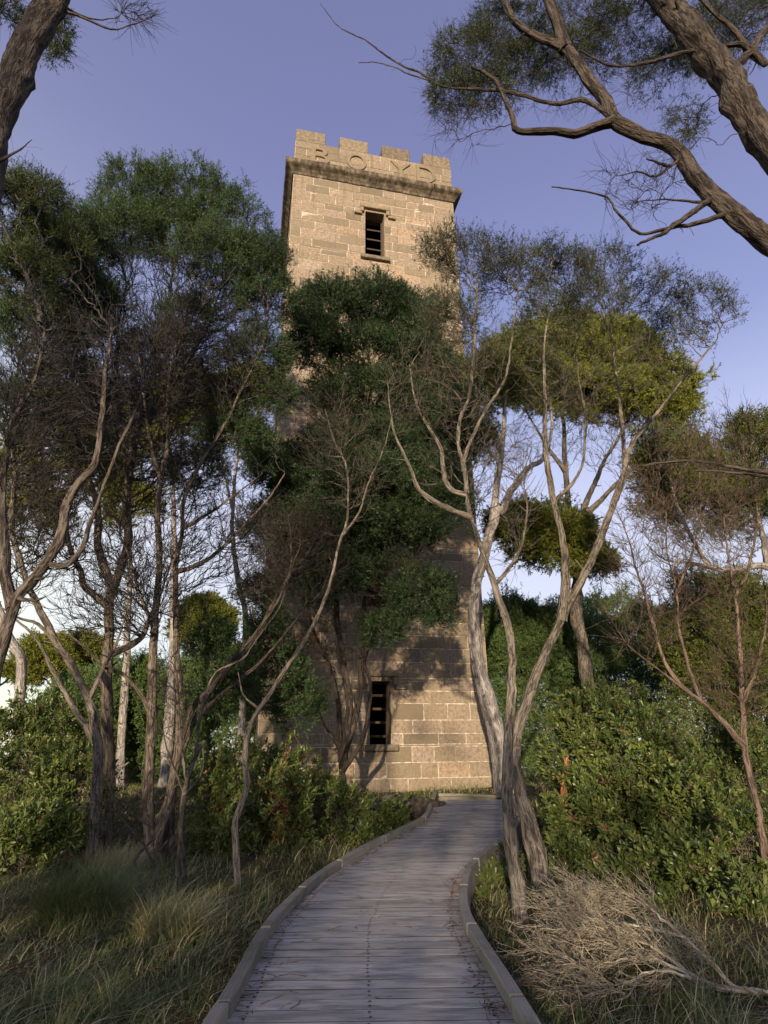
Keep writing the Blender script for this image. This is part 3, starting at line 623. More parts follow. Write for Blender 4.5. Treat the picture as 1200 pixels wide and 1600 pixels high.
def make_tower():
    rng = np.random.default_rng(11)
    x0, y0 = T0[0], T0[1]; root = empty('stone_tower', (x0, y0, 0), YAW)
    tag(root, 'tall square sandstone tower with battlements and narrow dark windows', 'tower')
    m, nt, N = new_mat('sandstone'); o = objco(nt)
    tn = attr(nt, 'tint')
    c = ramp(nt, tn, [(0.0, (0.196, 0.166, 0.120)), (0.30, (0.268, 0.224, 0.160)), (0.55, (0.334, 0.272, 0.198)), (0.78, (0.362, 0.284, 0.226)), (0.90, (0.415, 0.340, 0.265)), (1.0, (0.430, 0.255, 0.120))])
    big = noise(nt, o, 0.8, 4, 0.6); pit = noise(nt, o, 14, 5, 0.7); chis = noise(nt, vscale(nt, o, (1.0, 1.0, 1.7)), 26, 3, 0.6, 1.2)
    c = mixc(nt, ramp(nt, pit, [(0.40, (0.75, 0.75, 0.75)), (0.54, (0, 0, 0))]), c, (0.20, 0.155, 0.10))
    c = mixc(nt, ramp(nt, big, [(0.50, (0, 0, 0)), (0.68, (0.45, 0.45, 0.45))]), c, (0.24, 0.19, 0.125))
    run = noise(nt, vscale(nt, o, (4.0, 4.0, 0.22)), 2.0, 5, 0.65, 0.3)                     # water streaks and lichen
    c = mixc(nt, ramp(nt, run, [(0.54, (0, 0, 0)), (0.70, (0.6, 0.6, 0.6))]), c, (0.15, 0.125, 0.09))
    lich = noise(nt, o, 5, 7, 0.75)
    c = mixc(nt, ramp(nt, lich, [(0.60, (0, 0, 0)), (0.68, (0.55, 0.55, 0.55))]), c, (0.50, 0.46, 0.38))
    h = math_(nt, 'ADD', math_(nt, 'MULTIPLY', pit, 0.7), math_(nt, 'MULTIPLY', chis, 0.8))
    finish(nt, c, 0.93, h, 0.8, 0.04, 0.15)
    mm, nt, N = new_mat('mortar'); o = objco(nt)
    finish(nt, ramp(nt, noise(nt, o, 9, 4), [(0.38, (0.26, 0.21, 0.155)), (0.60, (0.62, 0.54, 0.43))]), 0.95, noise(nt, o, 60, 2), 0.4, 0.01, 0.1)
    mc, nt, N = new_mat('stained_stone'); o = objco(nt)
    c = ramp(nt, noise(nt, vscale(nt, o, (1, 1, 0.35)), 6, 6, 0.7), [(0.36, (0.050, 0.042, 0.034)), (0.52, (0.120, 0.098, 0.072)), (0.68, (0.260, 0.210, 0.145))])
    finish(nt, c, 0.95, noise(nt, o, 18, 5, 0.7), 0.7, 0.03, 0.1)
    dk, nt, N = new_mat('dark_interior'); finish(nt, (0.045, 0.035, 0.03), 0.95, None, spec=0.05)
    wd, nt, N = new_mat('old_timber'); o = objco(nt); g = noise(nt, vscale(nt, o, (3, 3, 40)), 4, 4); finish(nt, ramp(nt, g, [(0.35, (0.04, 0.028, 0.02)), (0.65, (0.10, 0.07, 0.05))]), 0.8, g, 0.4, 0.005)
    W, th = TW, 0.55
    # face frames: (u axis, outward n, origin) in the tower's own axes, x along the front, y inward
    faces = [(np.array([1, 0, 0.]), np.array([0, -1, 0.]), np.array([0, 0, 0.])), (np.array([0, 1, 0.]), np.array([1, 0, 0.]), np.array([W, 0, 0.])),
             (np.array([-1, 0, 0.]), np.array([0, 1, 0.]), np.array([W, W, 0.])), (np.array([0, -1, 0.]), np.array([-1, 0, 0.]), np.array([0, W, 0.]))]
    def block(mb, fr, u0, u1, z0, z1, proud, tint, j=0.010, depth=0.03):
        U, Nn, O = fr; ins = 0.010; Z = np.array([0, 0, 1.])
        a0, a1, b0, b1 = u0 + j, u1 - j, z0 + j, z1 - j
        if a1 - a0 < 0.03: return
        def p(u, z, d): return O + U * u + Z * z + Nn * d
        r = rng.normal(0, 0.004, 4); e = rng.normal(0, 0.004, 8)
        V = [p(a0, b0, -depth), p(a1, b0, -depth), p(a1, b1, -depth), p(a0, b1, -depth)]
        V += [p(a0 + e[0], b0 + e[1], proud * 0.45), p(a1 + e[2], b0 + e[3], proud * 0.45), p(a1 + e[4], b1 + e[5], proud * 0.45), p(a0 + e[6], b1 + e[7], proud * 0.45)]
        V += [p(a0 + ins, b0 + ins, proud + r[0]), p(a1 - ins, b0 + ins, proud + r[1]), p(a1 - ins, b1 - ins, proud + r[2]), p(a0 + ins, b1 - ins, proud + r[3])]
        F = [(8, 9, 10, 11)] + [(i, (i + 1) % 4, 4 + (i + 1) % 4, 4 + i) for i in range(4)] + [(4 + i, 4 + (i + 1) % 4, 8 + (i + 1) % 4, 8 + i) for i in range(4)]
        mb.add(V, F, tint, 0)
    # courses, shared by the four sides; window heads and sills fall on their own courses as on the real wall
    zc = [TB]
    while zc[-1] < Z_CORN - 0.2:
        zc.append(zc[-1] + rng.uniform(0.30, 0.40))
    zc[-1] = Z_CORN
    if zc[-1] - zc[-2] < 0.2: zc.pop(-2)
    def tintv():
        q = rng.uniform()
        return 1.0 if q > 0.985 else float(np.clip(rng.normal(0.5, 0.24), 0, 0.93))
    def cut(segs, wa, wb):
        o_ = []
        for a, b in segs:
            if b <= wa or a >= wb: o_.append((a, b)); continue
            if a < wa - 0.06: o_.append((a, wa))
            if b > wb + 0.06: o_.append((wb, b))
        return o_
    wall = MB()
    for fi, fr in enumerate(faces):
        wins = WINS if fi == 0 else []
        for ci in range(len(zc) - 1):
            z0, z1 = zc[ci], zc[ci + 1]; u = 0.0; segs = []; odd = ci % 2
            first = rng.uniform(0.30, 0.45) if odd ^ (fi % 2) else rng.uniform(0.6, 0.95)
            u1 = first
            while u < W - 1e-6:
                if W - u1 < 0.34: u1 = W
                segs.append((u, u1)); u = u1; u1 = u + rng.choice([0.42, 0.62, 0.8, 0.95, 1.2], p=[.18, .22, .25, .2, .15]) * rng.uniform(0.9, 1.1)
            zz = [(z0, z1, segs)]
            for (wa, wb, wz0, wz1) in wins:                       # courses are cut round each opening
                nz = []
                for a, b, sg in zz:
                    ks = sorted({a, b} | ({wz0} if a + 0.02 < wz0 < b - 0.02 else set()) | ({wz1} if a + 0.02 < wz1 < b - 0.02 else set()))
                    for p_, q_ in zip(ks[:-1], ks[1:]):
                        mid = (p_ + q_) / 2; nz.append((p_, q_, cut(sg, wa, wb) if wz0 < mid < wz1 else sg))
                zz = nz
            for a, b, sg in zz:
                for s0, s1 in sg: block(wall, fr, s0, s1, a, b, rng.uniform(0.004, 0.014), tintv())
    # mortar bed behind the blocks and the inner wall, with real openings on the front
    def sheet(u0, u1, z0, z1, fr, d, mi):
        U, Nn, O = fr; p = lambda u, z: O + U * u + np.array([0, 0, z]) + Nn * d
        wall.add([p(u0, z0), p(u1, z0), p(u1, z1), p(u0, z1)], [(0, 1, 2, 3)], 0.5, mi)
    zt = Z_CORN + 0.3
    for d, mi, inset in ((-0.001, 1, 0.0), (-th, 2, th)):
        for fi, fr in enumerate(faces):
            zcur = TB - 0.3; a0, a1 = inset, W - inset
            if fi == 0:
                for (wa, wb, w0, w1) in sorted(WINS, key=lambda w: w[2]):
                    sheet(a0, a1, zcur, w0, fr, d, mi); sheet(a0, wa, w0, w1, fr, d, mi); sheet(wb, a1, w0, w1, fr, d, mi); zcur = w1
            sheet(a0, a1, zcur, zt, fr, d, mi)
    for (wa, wb, w0, w1) in WINS:                                  # reveals of dressed stone
        t = 0.42
        for V in ([(wa, -0.012, w0), (wa, th, w0), (wa, th, w1), (wa, -0.012, w1)], [(wb, -0.012, w0), (wb, th, w0), (wb, th, w1), (wb, -0.012, w1)],
                  [(wa, -0.012, w1), (wb, -0.012, w1), (wb, th, w1), (wa, th, w1)], [(wa, -0.012, w0), (wb, -0.012, w0), (wb, th, w0), (wa, th, w0)]):
            wall.add(V, [(0, 1, 2, 3)], t, 0)
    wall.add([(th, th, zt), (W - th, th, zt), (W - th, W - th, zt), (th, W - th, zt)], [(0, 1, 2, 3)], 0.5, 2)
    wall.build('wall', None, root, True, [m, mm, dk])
    # moulded cornice: mitred ring
    cz = Z_CORN
    prof = [(0.0, cz), (0.05, cz + 0.02), (0.07, cz + 0.10), (0.16, cz + 0.20), (0.27, cz + 0.26), (0.30, cz + 0.30), (0.30, cz + 0.46), (0.27, cz + 0.50), (0.0, cz + 0.66), (-0.10, cz + 0.66)]
    V = []; F = []; joints = np.linspace(0, 1, 7)
    rngc = np.random.default_rng(3); k = 0; Tn = []
    cor = [np.array([0, 0]), np.array([W, 0]), np.array([W, W]), np.array([0, W])]; out_ = [np.array([-1, -1]), np.array([1, -1]), np.array([1, 1]), np.array([-1, 1])]
    for s in range(4):
        A, B, oa, ob = cor[s], cor[(s + 1) % 4], out_[s], out_[(s + 1) % 4]; perp = (oa + ob) / 2; alng = unit((B - A)[None].astype(float))[0]
        for j in range(6):
            dz = rngc.normal(0, 0.006); dd = rngc.normal(0, 0.006); f0, f1 = joints[j] + (0.0012 if j else 0), joints[j + 1] - (0.0012 if j < 5 else 0)
            n0 = 14; rows = np.linspace(f0, f1, n0)
            for f in rows:
                wv = rngc.normal(0, 0.004, len(prof))
                for q, (r, z) in enumerate(prof):
                    r2 = r + (dd + wv[q] if 0 < q < len(prof) - 1 and 0 < f < 1 else 0)
                    pa = A + oa * r2; pb = B + ob * r2; e = pa + (pb - pa) * f; V.append((e[0], e[1], z + (dz + wv[q] * 0.6 if 0 < f < 1 else 0))); Tn.append(0.5)
            L_ = len(prof)
            for i in range(n0 - 1):
                for q in range(L_ - 1): F.append((k + i * L_ + q, k + (i + 1) * L_ + q, k + (i + 1) * L_ + q + 1, k + i * L_ + q + 1))
            k += n0 * L_
    build('cornice', np.array(V), np.array(F), mc, root, {"tint": np.array(Tn)}, False, True)
    # parapet of blocks with four merlons a side
    pb_, zb = cz + 0.64, Z_CREN; pt = 0.42; par = MB(); nC = max(2, round((zb - pb_) / 0.34)); hs = np.linspace(pb_, zb, nC + 1)
    for fi, fr in enumerate(faces):
        for c_ in range(nC):
            u = 0.0; u1 = 0.4 if (c_ + fi) % 2 else 0.8
            while u < W - 1e-6:
                if W - u1 < 0.3: u1 = W
                block(par, fr, u, u1, hs[c_], hs[c_ + 1], rng.uniform(0.006, 0.02), tintv() * 0.8); u = u1; u1 = u + rng.uniform(0.5, 1.1)
        U, Nn, O = fr
        for d in (-0.001, -pt):
            e_ = 0 if d > -0.1 else pt; V = [O + U * a + np.array([0, 0, z]) + Nn * d for a, z in ((e_, pb_ - 0.1), (W - e_, pb_ - 0.1), (W - e_, zb - 0.012), (e_, zb - 0.012))]; par.add(V, [(0, 1, 2, 3)], 0.3, 1)
        V = [O + U * a + np.array([0, 0, zb - 0.012]) + Nn * d for a, d in ((0, 0), (W, 0), (W - pt, -pt), (pt, -pt))]; par.add(V, [(0, 1, 2, 3)], 0.3, 1)
    par.build('parapet', None, root, True, [m, mm])
    mz, nt, N = new_mat('merlon_stone'); o = objco(nt); z = N("ShaderNodeSeparateXYZ"); nt.links.new(o, z.inputs[0])
    n1 = noise(nt, o, 9, 6, 0.7)
    c = ramp(nt, math_(nt, 'ADD', math_(nt, 'MULTIPLY', n1, 0.8), math_(nt, 'MULTIPLY', attr(nt, 'tint'), 0.2)), [(0.36, (0.080, 0.068, 0.050)), (0.5, (0.170, 0.140, 0.100)), (0.66, (0.280, 0.230, 0.160))])
    finish(nt, c, 0.95, noise(nt, o, 22, 5, 0.7), 0.7, 0.03, 0.1)
    mw, gp = 0.182 * W, (W - 4 * 0.182 * W) / 3; ht = Z_TOP
    for fi, (U, Nn, O) in enumerate(faces):
        for j in range(4 if fi in (0, 2) else 4):
            if fi in (1, 3) and j in (0, 3): continue             # corner merlons belong to front and back
            a = j * (mw + gp); mb = MB(); p0 = O + U * (a - (0.0)) ; p1 = O + U * (a + mw)
            lo = np.minimum(p0 + Nn * 0.012, p1 - Nn * pt); hi = np.maximum(p0 + Nn * 0.012, p1 - Nn * pt)
            mb.box((lo[0], lo[1], zb - 0.005), (hi[0], hi[1], ht), rng.uniform(0.2, 1), 0.018)
            mb.build('merlon', mz, root, True)
    for s in (0, 1):                                               # returns of the corner merlons along the sides
        for yy0, yy1 in ((pt + 0.004, mw), (W - mw, W - pt - 0.004)):
            mb = MB(); xa = -0.010 if s == 0 else W - pt; mb.box((xa, yy0, zb - 0.005), (xa + pt + 0.01, yy1, ht - 0.004), 0.6, 0.018); mb.build('merlon', mz, root, True)
    # raised letters on the parapet
    for ch, (xa, xb), (ya, yb) in (('B', (486, 515), (233, 257)), ('O', (542, 572), (242, 267)), ('Y', (610, 641), (256, 279)), ('D', (650, 680), (262, 287))):
        ua, ub = front(xa, (ya + yb) / 2)[0], front(xb, (ya + yb) / 2)[0]; zhi, zlo = front((xa + xb) / 2, ya)[1], front((xa + xb) / 2, yb)[1]
        cu = bpy.data.curves.new('letter', 'FONT'); cu.body = ch; cu.size = 1; cu.extrude = 0.5; cu.offset = 0.008
        ob = bpy.data.objects.new('letter', cu); COL.objects.link(ob); me = bpy.data.meshes.new_from_object(ob.evaluated_get(bpy.context.evaluated_depsgraph_get()))
        bpy.data.objects.remove(ob); co = np.empty(len(me.vertices) * 3, np.float32); me.vertices.foreach_get('co', co); co = co.reshape(-1, 3)
        mn_, mx_ = co.min(0), co.max(0); q = (co - mn_) / (mx_ - mn_)
        new = np.stack([ua + q[:, 0] * (ub - ua), -0.012 - 0.055 * q[:, 2], zlo + q[:, 1] * (zhi - zlo)], 1)
        me.vertices.foreach_set('co', new.astype(np.float32).ravel()); me.materials.clear(); me.materials.append(m)
        at = me.attributes.new('tint', 'FLOAT', 'POINT'); at.data.foreach_set('value', np.full(len(co), 0.32, np.float32)); me.update()
        link_mesh('letter', me, root, True)
    # windows: sill, label mould, timber louvres
    for wi, (wa, wb, w0, w1) in enumerate(WINS):
        w = empty('window', (0, 0, 0)); w.parent = root
        mb = MB(); mb.box((wa - 0.16, -0.13, w0 - 0.15), (wb + 0.16, 0.30, w0 - 0.004), 0.5, 0.012); mb.build('sill', mz, w, True)
        mb = MB(); mb.box((wa - 0.20, -0.13, w1 + 0.10), (wb + 0.20, 0.02, w1 + 0.26), 0.5, 0.02)
        for s in (-1, 1):
            e = wa - 0.13 if s < 0 else wb + 0.13; mb.box((e - 0.07, -0.118, w1 - 0.10), (e + 0.07, 0.02, w1 + 0.096), 0.4, 0.015)
            e2 = e + s * 0.13; mb.box((e2 - 0.13, -0.105, w1 - 0.21), (e2 + 0.13, 0.02, w1 - 0.104), 0.45, 0.015)
        mb.build('label_mould', m, w, True)
        fr = MB(); t = 0.05; fy = 0.33
        fr.box((wa, fy, w0), (wa + t, fy + 0.07, w1), 0.5, 0.004); fr.box((wb - t, fy, w0), (wb, fy + 0.07, w1), 0.5, 0.004); fr.box((wa + t + .002, fy, w1 - t), (wb - t - .002, fy + 0.07, w1), 0.5, 0.004)
        fr.build('frame', wd, w, True)
        nsl = (4, 3, 4)[wi]
        for q in range(nsl):
            z = w0 + (w1 - w0) * (q + 0.6) / (nsl + 0.6); mb = MB(); mb.box((wa + t + 0.003, fy + 0.01, z - 0.03), (wb - t - 0.003, fy + 0.05, z + 0.03), 0.5, 0.004); mb.build('crossbar', wd, w, True)
    return root
make_tower()

# ------------------------------------------------------------------ rocks
def rock(name, label, px, py, d, sx, sy, sz, seed, sink=0.3):
    bm = bmesh.new(); bmesh.ops.create_icosphere(bm, subdivisions=5, radius=1); co = np.array([v.co[:] for v in bm.verts]); rng = np.random.default_rng(seed)
    u = unit(co); r = np.ones(len(u))
    for f, a in ((1.2, .22), (2.5, .14), (5, .07), (11, .035), (23, .016)):
        for _ in range(3):
            k = rng.normal(0, 1, 3) * f; r += a * 0.5 * np.sin(u @ k + rng.uniform(0, 6))
    n = unit(rng.normal(0, 1, (7, 3)))
    r = np.minimum(r, (0.86 / np.maximum((u @ n.T), 0.05)).min(1)); co = u * r[:, None] * np.array([sx, sy, sz])
    for v, c in zip(bm.verts, co): v.co = c
    me = bpy.data.meshes.new(name); bm.to_mesh(me); bm.free(); me.polygons.foreach_set('use_smooth', np.ones(len(me.polygons), bool))
    m, nt, N = new_mat('dark_rock'); o = objco(nt)
    c = ramp(nt, noise(nt, o, 6, 7, 0.7), [(0.36, (0.022, 0.018, 0.015)), (0.52, (0.075, 0.060, 0.048)), (0.7, (0.19, 0.165, 0.13))]); finish(nt, c, 0.9, noise(nt, o, 20, 6, 0.7), 0.8, 0.03, 0.2)
    me.materials.append(m); ob = bpy.data.objects.new(name, me); COL.objects.link(ob)
    p = P(px, py, d); ob.location = (p[0], p[1], float(gz(p[0], p[1])) + sz * sink); ob.rotation_euler = (0, 0, seed); tag(ob, label, 'rock'); return ob
rock('rock', 'flat dark rock lying against the boardwalk kerb at the foot of the tower', 636, 1252, 12.6, 0.62, 0.55, 0.27, 4)
rock('rock', 'small rounded grey boulder beside the trunks in front of the tower', 563, 1222, 13.2, 0.24, 0.22, 0.26, 9, 0.6)
# ------------------------------------------------------------------ trees in front of and beside the tower
tree('tea_tree', 'slender grey-brown tree with two arching bare limbs, its foot beside the dry bush', [
    ([(815, 1455), (806, 1380), (793, 1285), (790, 1180), (795, 1080), (797, 1000), (780, 940), (761, 884), (741, 830), (729, 788), (723, 730), (714, 689), (720, 650), (735, 615), (742, 540), (745, 470)], 13, 3, 7.3),
    ([(735, 812), (690, 791), (654, 767), (639, 728), (620, 685), (610, 640), (606, 600)], 6, 1.5, 6.6),
    ([(729, 780), (702, 764), (693, 728), (687, 695), (665, 660), (650, 625), (640, 570)], 6, 1.5, 7.6),
    ([(723, 725), (735, 690), (760, 640), (790, 590), (800, 520), (810, 450)], 4, 1.5, 7.8),
    ([(770, 905), (800, 880), (815, 850), (822, 800), (818, 750), (830, 700)], 4, 1.2, 6.0)],
    [(735, 405, 62, 42, 7.4), (800, 435, 58, 45, 8.0), (690, 392, 28, 32, 7.0), (850, 415, 45, 32, 8.2), (705, 500, 50, 50, 7.3)], 21, 'bark_tan', 'leaf_feather',
    tips=300, bare=[(690, 640, 65, 110, 7.2), (740, 560, 60, 90, 7.4), (640, 600, 45, 80, 6.8), (790, 760, 60, 110, 6.6)], bare_tips=230, dens=1.6, shoots=4, slen=0.20, per=11, ll=0.042, lw=0.0062, fork=0.5, rough=0.14, flare=0.25)
tree('tea_tree', 'twisted shaggy-barked tree whose two tall stems carry a thin feathery crown', [
    ([(850, 1390), (832, 1300), (812, 1235), (806, 1170), (822, 1105), (848, 1035), (880, 965), (905, 915), (932, 860), (955, 795), (975, 735), (990, 690), (1033, 637), (1075, 583), (1112, 540)], 16, 2.5, 8.8),
    ([(880, 966), (882, 914), (879, 845), (868, 790), (858, 740), (851, 680), (853, 610), (850, 540), (860, 470)], 9, 2, 7.6),
    ([(958, 785), (975, 740), (972, 670), (965, 600), (955, 530), (945, 480)], 5, 1.5, 9.2),
    ([(868, 785), (905, 740), (915, 670), (905, 600), (900, 540)], 3.5, 1.2, 8.6)],
    [(885, 430, 55, 40, 8.2), (950, 425, 55, 38, 8.8), (930, 480, 60, 35, 8.4), (1035, 465, 50, 45, 9.0), (1110, 485, 48, 36, 9.2), (1040, 530, 50, 35, 9.0), (860, 500, 55, 40, 8.0)], 22, 'bark_tan', 'leaf_feather',
    tips=430, bare=[(960, 600, 110, 90, 8.8), (870, 600, 60, 100, 8.0)], bare_tips=170, dens=1.6, shoots=4, slen=0.22, per=11, ll=0.046, lw=0.0068, fork=0.5, rough=0.2, flare=0.3)
tree('paperbark_tree', 'leaning tree with a smooth pale grey trunk against the corner of the tower wall', [
    ([(790, 1232), (777, 1150), (758, 1080), (743, 1010), (738, 960), (743, 910), (756, 870), (770, 810), (774, 765), (781, 715), (786, 670), (790, 620)], 19, 6, 13.2),
    ([(772, 790), (784, 800), (800, 765), (825, 732), (849, 717), (862, 680), (860, 620)], 8, 3, 14.0),
    ([(782, 705), (770, 670), (750, 640), (742, 600)], 6, 2.5, 13.0)],
    [(762, 600, 62, 52, 13.2), (815, 580, 62, 60, 14.0), (700, 640, 40, 55, 13.0), (740, 690, 32, 34, 12.6)], 23, 'bark_pale', 'leaf_olive',
    d=14.6, tips=430, bare=[(800, 690, 60, 40, 13.8)], bare_tips=120, shoots=7, slen=0.26, per=13, ll=0.075, lw=0.013, fork=0.72, rough=0.07, flare=0.1)
tree('dome_tree', 'broad golden-green domed tree behind, with forking limbs and one low tuft of foliage', [
    ([(915, 1030), (903, 960), (904, 900), (897, 840), (889, 780), (884, 720), (880, 660), (870, 610)], 12, 4, 18.4),
    ([(897, 850), (910, 800), (930, 755), (946, 720), (968, 680), (975, 630)], 7, 2.5, 18.6),
    ([(905, 815), (945, 775), (985, 735), (1010, 690), (1035, 650)], 6, 2.5, 18.0),
    ([(904, 905), (885, 880), (862, 862), (835, 845), (805, 838)], 7, 3, 17.2),
    ([(904, 890), (920, 880), (938, 875)], 4, 2, 17.6), ([(886, 740), (850, 690), (820, 640)], 5, 2, 18.2)],
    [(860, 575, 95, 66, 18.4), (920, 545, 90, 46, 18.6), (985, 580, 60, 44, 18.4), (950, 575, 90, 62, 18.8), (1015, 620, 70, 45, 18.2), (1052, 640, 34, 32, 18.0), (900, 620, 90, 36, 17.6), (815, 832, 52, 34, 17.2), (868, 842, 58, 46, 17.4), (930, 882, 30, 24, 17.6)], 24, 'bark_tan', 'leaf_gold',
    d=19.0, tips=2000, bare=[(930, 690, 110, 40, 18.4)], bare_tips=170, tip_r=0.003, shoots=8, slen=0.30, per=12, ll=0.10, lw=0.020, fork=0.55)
tree('dome_tree', 'olive green tree whose bent pale limb reaches in over the round bushes', [
    ([(1330, 1300), (1300, 1080), (1250, 930), (1198, 884), (1150, 890), (1110, 886), (1086, 850), (1062, 800), (1045, 750)], 15, 4, 11.4),
    ([(1198, 884), (1190, 830), (1175, 780), (1160, 720)], 7, 3, 11.6), ([(1110, 886), (1080, 880), (1040, 875), (1010, 850)], 4, 1.5, 11.2), ([(1170, 770), (1130, 750), (1090, 740)], 4, 1.5, 11.6)],
    [(1050, 725, 62, 46, 11.4), (1100, 780, 90, 52, 11.8), (1170, 790, 55, 50, 11.8), (1185, 700, 40, 50, 11.8)], 25, 'bark_pale', 'leaf_olive',
    d=12.0, tips=520, bare=[(1100, 830, 80, 40, 11.6)], bare_tips=120, shoots=7, slen=0.24, per=13, ll=0.065, lw=0.012, fork=0.6)
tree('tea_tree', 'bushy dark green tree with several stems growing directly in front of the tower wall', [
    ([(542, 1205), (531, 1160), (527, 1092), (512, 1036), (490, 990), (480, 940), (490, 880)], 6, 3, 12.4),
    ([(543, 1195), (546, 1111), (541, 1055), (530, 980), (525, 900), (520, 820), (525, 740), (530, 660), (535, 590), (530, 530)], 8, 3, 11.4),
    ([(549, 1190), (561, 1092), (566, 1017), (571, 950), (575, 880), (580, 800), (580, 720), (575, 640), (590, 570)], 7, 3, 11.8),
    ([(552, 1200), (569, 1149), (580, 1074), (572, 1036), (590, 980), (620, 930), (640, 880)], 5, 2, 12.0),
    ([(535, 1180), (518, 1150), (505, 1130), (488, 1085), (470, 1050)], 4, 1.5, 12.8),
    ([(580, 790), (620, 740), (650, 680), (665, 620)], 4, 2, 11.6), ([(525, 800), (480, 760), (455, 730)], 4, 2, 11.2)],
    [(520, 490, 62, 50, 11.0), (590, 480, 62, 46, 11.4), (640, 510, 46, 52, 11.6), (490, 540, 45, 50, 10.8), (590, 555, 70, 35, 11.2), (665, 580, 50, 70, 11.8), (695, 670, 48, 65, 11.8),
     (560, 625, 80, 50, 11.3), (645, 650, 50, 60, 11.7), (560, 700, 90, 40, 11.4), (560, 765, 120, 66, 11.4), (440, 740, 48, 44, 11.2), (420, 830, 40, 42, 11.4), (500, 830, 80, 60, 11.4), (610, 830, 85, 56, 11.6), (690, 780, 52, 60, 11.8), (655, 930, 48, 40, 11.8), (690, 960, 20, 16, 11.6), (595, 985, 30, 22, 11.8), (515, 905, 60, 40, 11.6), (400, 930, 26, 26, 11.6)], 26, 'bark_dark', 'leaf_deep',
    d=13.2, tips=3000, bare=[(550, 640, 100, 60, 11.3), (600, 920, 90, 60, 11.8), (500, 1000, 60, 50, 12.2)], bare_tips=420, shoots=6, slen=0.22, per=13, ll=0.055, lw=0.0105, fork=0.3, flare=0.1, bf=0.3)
tree('sapling', 'thin bare sapling with a kinked pale stem standing alone in the grass', [
    ([(372, 1396), (371, 1327), (370, 1280), (385, 1231), (382, 1191), (385, 1148), (399, 1115), (412, 1094), (438, 1052), (482, 986), (509, 928), (521, 886), (530, 844), (541, 815), (543, 777), (539, 725), (522, 690), (508, 640)], 7, 2, 8.6),
    ([(530, 844), (560, 800), (575, 750), (600, 700), (615, 640)], 3, 1, 8.6), ([(399, 1115), (380, 1085), (372, 1050)], 3, 1.2, 8.0)],
    [], 27, 'bark_tan', bare=[(545, 730, 70, 100, 8.6), (500, 680, 50, 70, 8.5)], bare_tips=130, fork=0.55, flare=0.15, rough=0.14)

# ------------------------------------------------------------------ the thicket of tea trees on the other side
tree('tea_tree', 'tall straight dark-trunked tree, frontmost of the thicket, with ragged bark at its foot', [
    ([(240, 1352), (233, 1264), (236, 1198), (239, 1131), (240, 1082), (245, 982), (250, 899), (252, 850), (249, 800), (254, 750), (266, 696), (262, 640), (270, 570), (290, 500)], 12, 4, 8.6),
    ([(276, 1340), (272, 1200), (276, 1100), (272, 980), (273, 880), (281, 830), (285, 775), (308, 725), (330, 690), (350, 660), (380, 600), (410, 540)], 9, 3, 8.8),
    ([(273, 892), (317, 879), (354, 850), (387, 817), (420, 780), (445, 740)], 5, 2, 9.4), ([(281, 830), (330, 800), (370, 770), (410, 740)], 4, 1.5, 9.2),
    ([(254, 750), (235, 690), (225, 620), (215, 540)], 5, 2, 8.2), ([(246, 975), (220, 930), (205, 880), (185, 830)], 4, 1.5, 8.2), ([(239, 1131), (215, 1080), (190, 1050), (165, 1042), (120, 1000), (90, 985)], 5, 2, 8.6)],
    [(380, 425, 72, 58, 8.8), (420, 470, 46, 50, 9.0), (330, 400, 66, 46, 8.6), (395, 560, 56, 46, 9.2), (360, 690, 60, 46, 9.4), (430, 620, 30, 40, 9.4), (300, 500, 50, 40, 9.0)], 31, 'bark_brown', 'leaf_dark', twig='bark_twig',
    tips=620, bare=[(330, 560, 110, 100, 8.9), (250, 560, 90, 110, 8.4), (350, 840, 80, 80, 9.2), (230, 900, 80, 90, 8.6), (290, 740, 70, 70, 9.0)], bare_tips=1150, tip_r=0.003, shoots=7, slen=0.17, per=14, ll=0.040, lw=0.0066, fork=0.35)
tree('tea_tree', 'forked brown tree deeper in the thicket, carrying its tallest dense green dome', [
    ([(166, 1290), (168, 1150), (168, 1060), (172, 985), (171, 940), (177, 910), (190, 877), (200, 840), (196, 780), (205, 720), (222, 650), (245, 570), (262, 480), (275, 400)], 14, 4, 9.2),
    ([(163, 952), (145, 928), (129, 913), (126, 895), (110, 860), (95, 800), (70, 740), (60, 680)], 7, 2.5, 9.0),
    ([(172, 925), (160, 880), (152, 850), (150, 790), (130, 720), (110, 640), (120, 540), (150, 450)], 8, 2.5, 8.8),
    ([(201, 1030), (216, 1000), (237, 961), (255, 920), (270, 870)], 6, 2, 9.8), ([(205, 720), (185, 650), (180, 560), (195, 450)], 6, 2, 9.0), ([(222, 650), (270, 590), (320, 520), (350, 440)], 5, 2, 9.4)],
    [(215, 305, 72, 50, 8.8), (280, 310, 78, 55, 9.2), (350, 350, 66, 48, 9.4), (190, 360, 60, 50, 8.6), (140, 400, 50, 50, 8.6), (270, 365, 100, 36, 9.0), (400, 400, 40, 40, 9.4), (330, 630, 60, 46, 10.2), (190, 640, 60, 46, 9.6), (240, 560, 60, 40, 9.4), (130, 500, 50, 46, 8.8), (300, 740, 50, 36, 10.0)], 32, 'bark_brown', 'leaf_dark', twig='bark_twig',
    d=9.8, tips=900, bare=[(240, 470, 130, 90, 9.0), (350, 500, 90, 70, 9.4), (170, 560, 100, 120, 8.9), (280, 620, 100, 80, 9.3), (230, 720, 120, 80, 9.4), (120, 820, 100, 110, 9.2), (160, 940, 80, 70, 9.4)], bare_tips=1400, tip_r=0.003, shoots=8, slen=0.18, per=15, ll=0.042, lw=0.0070, fork=0.4)
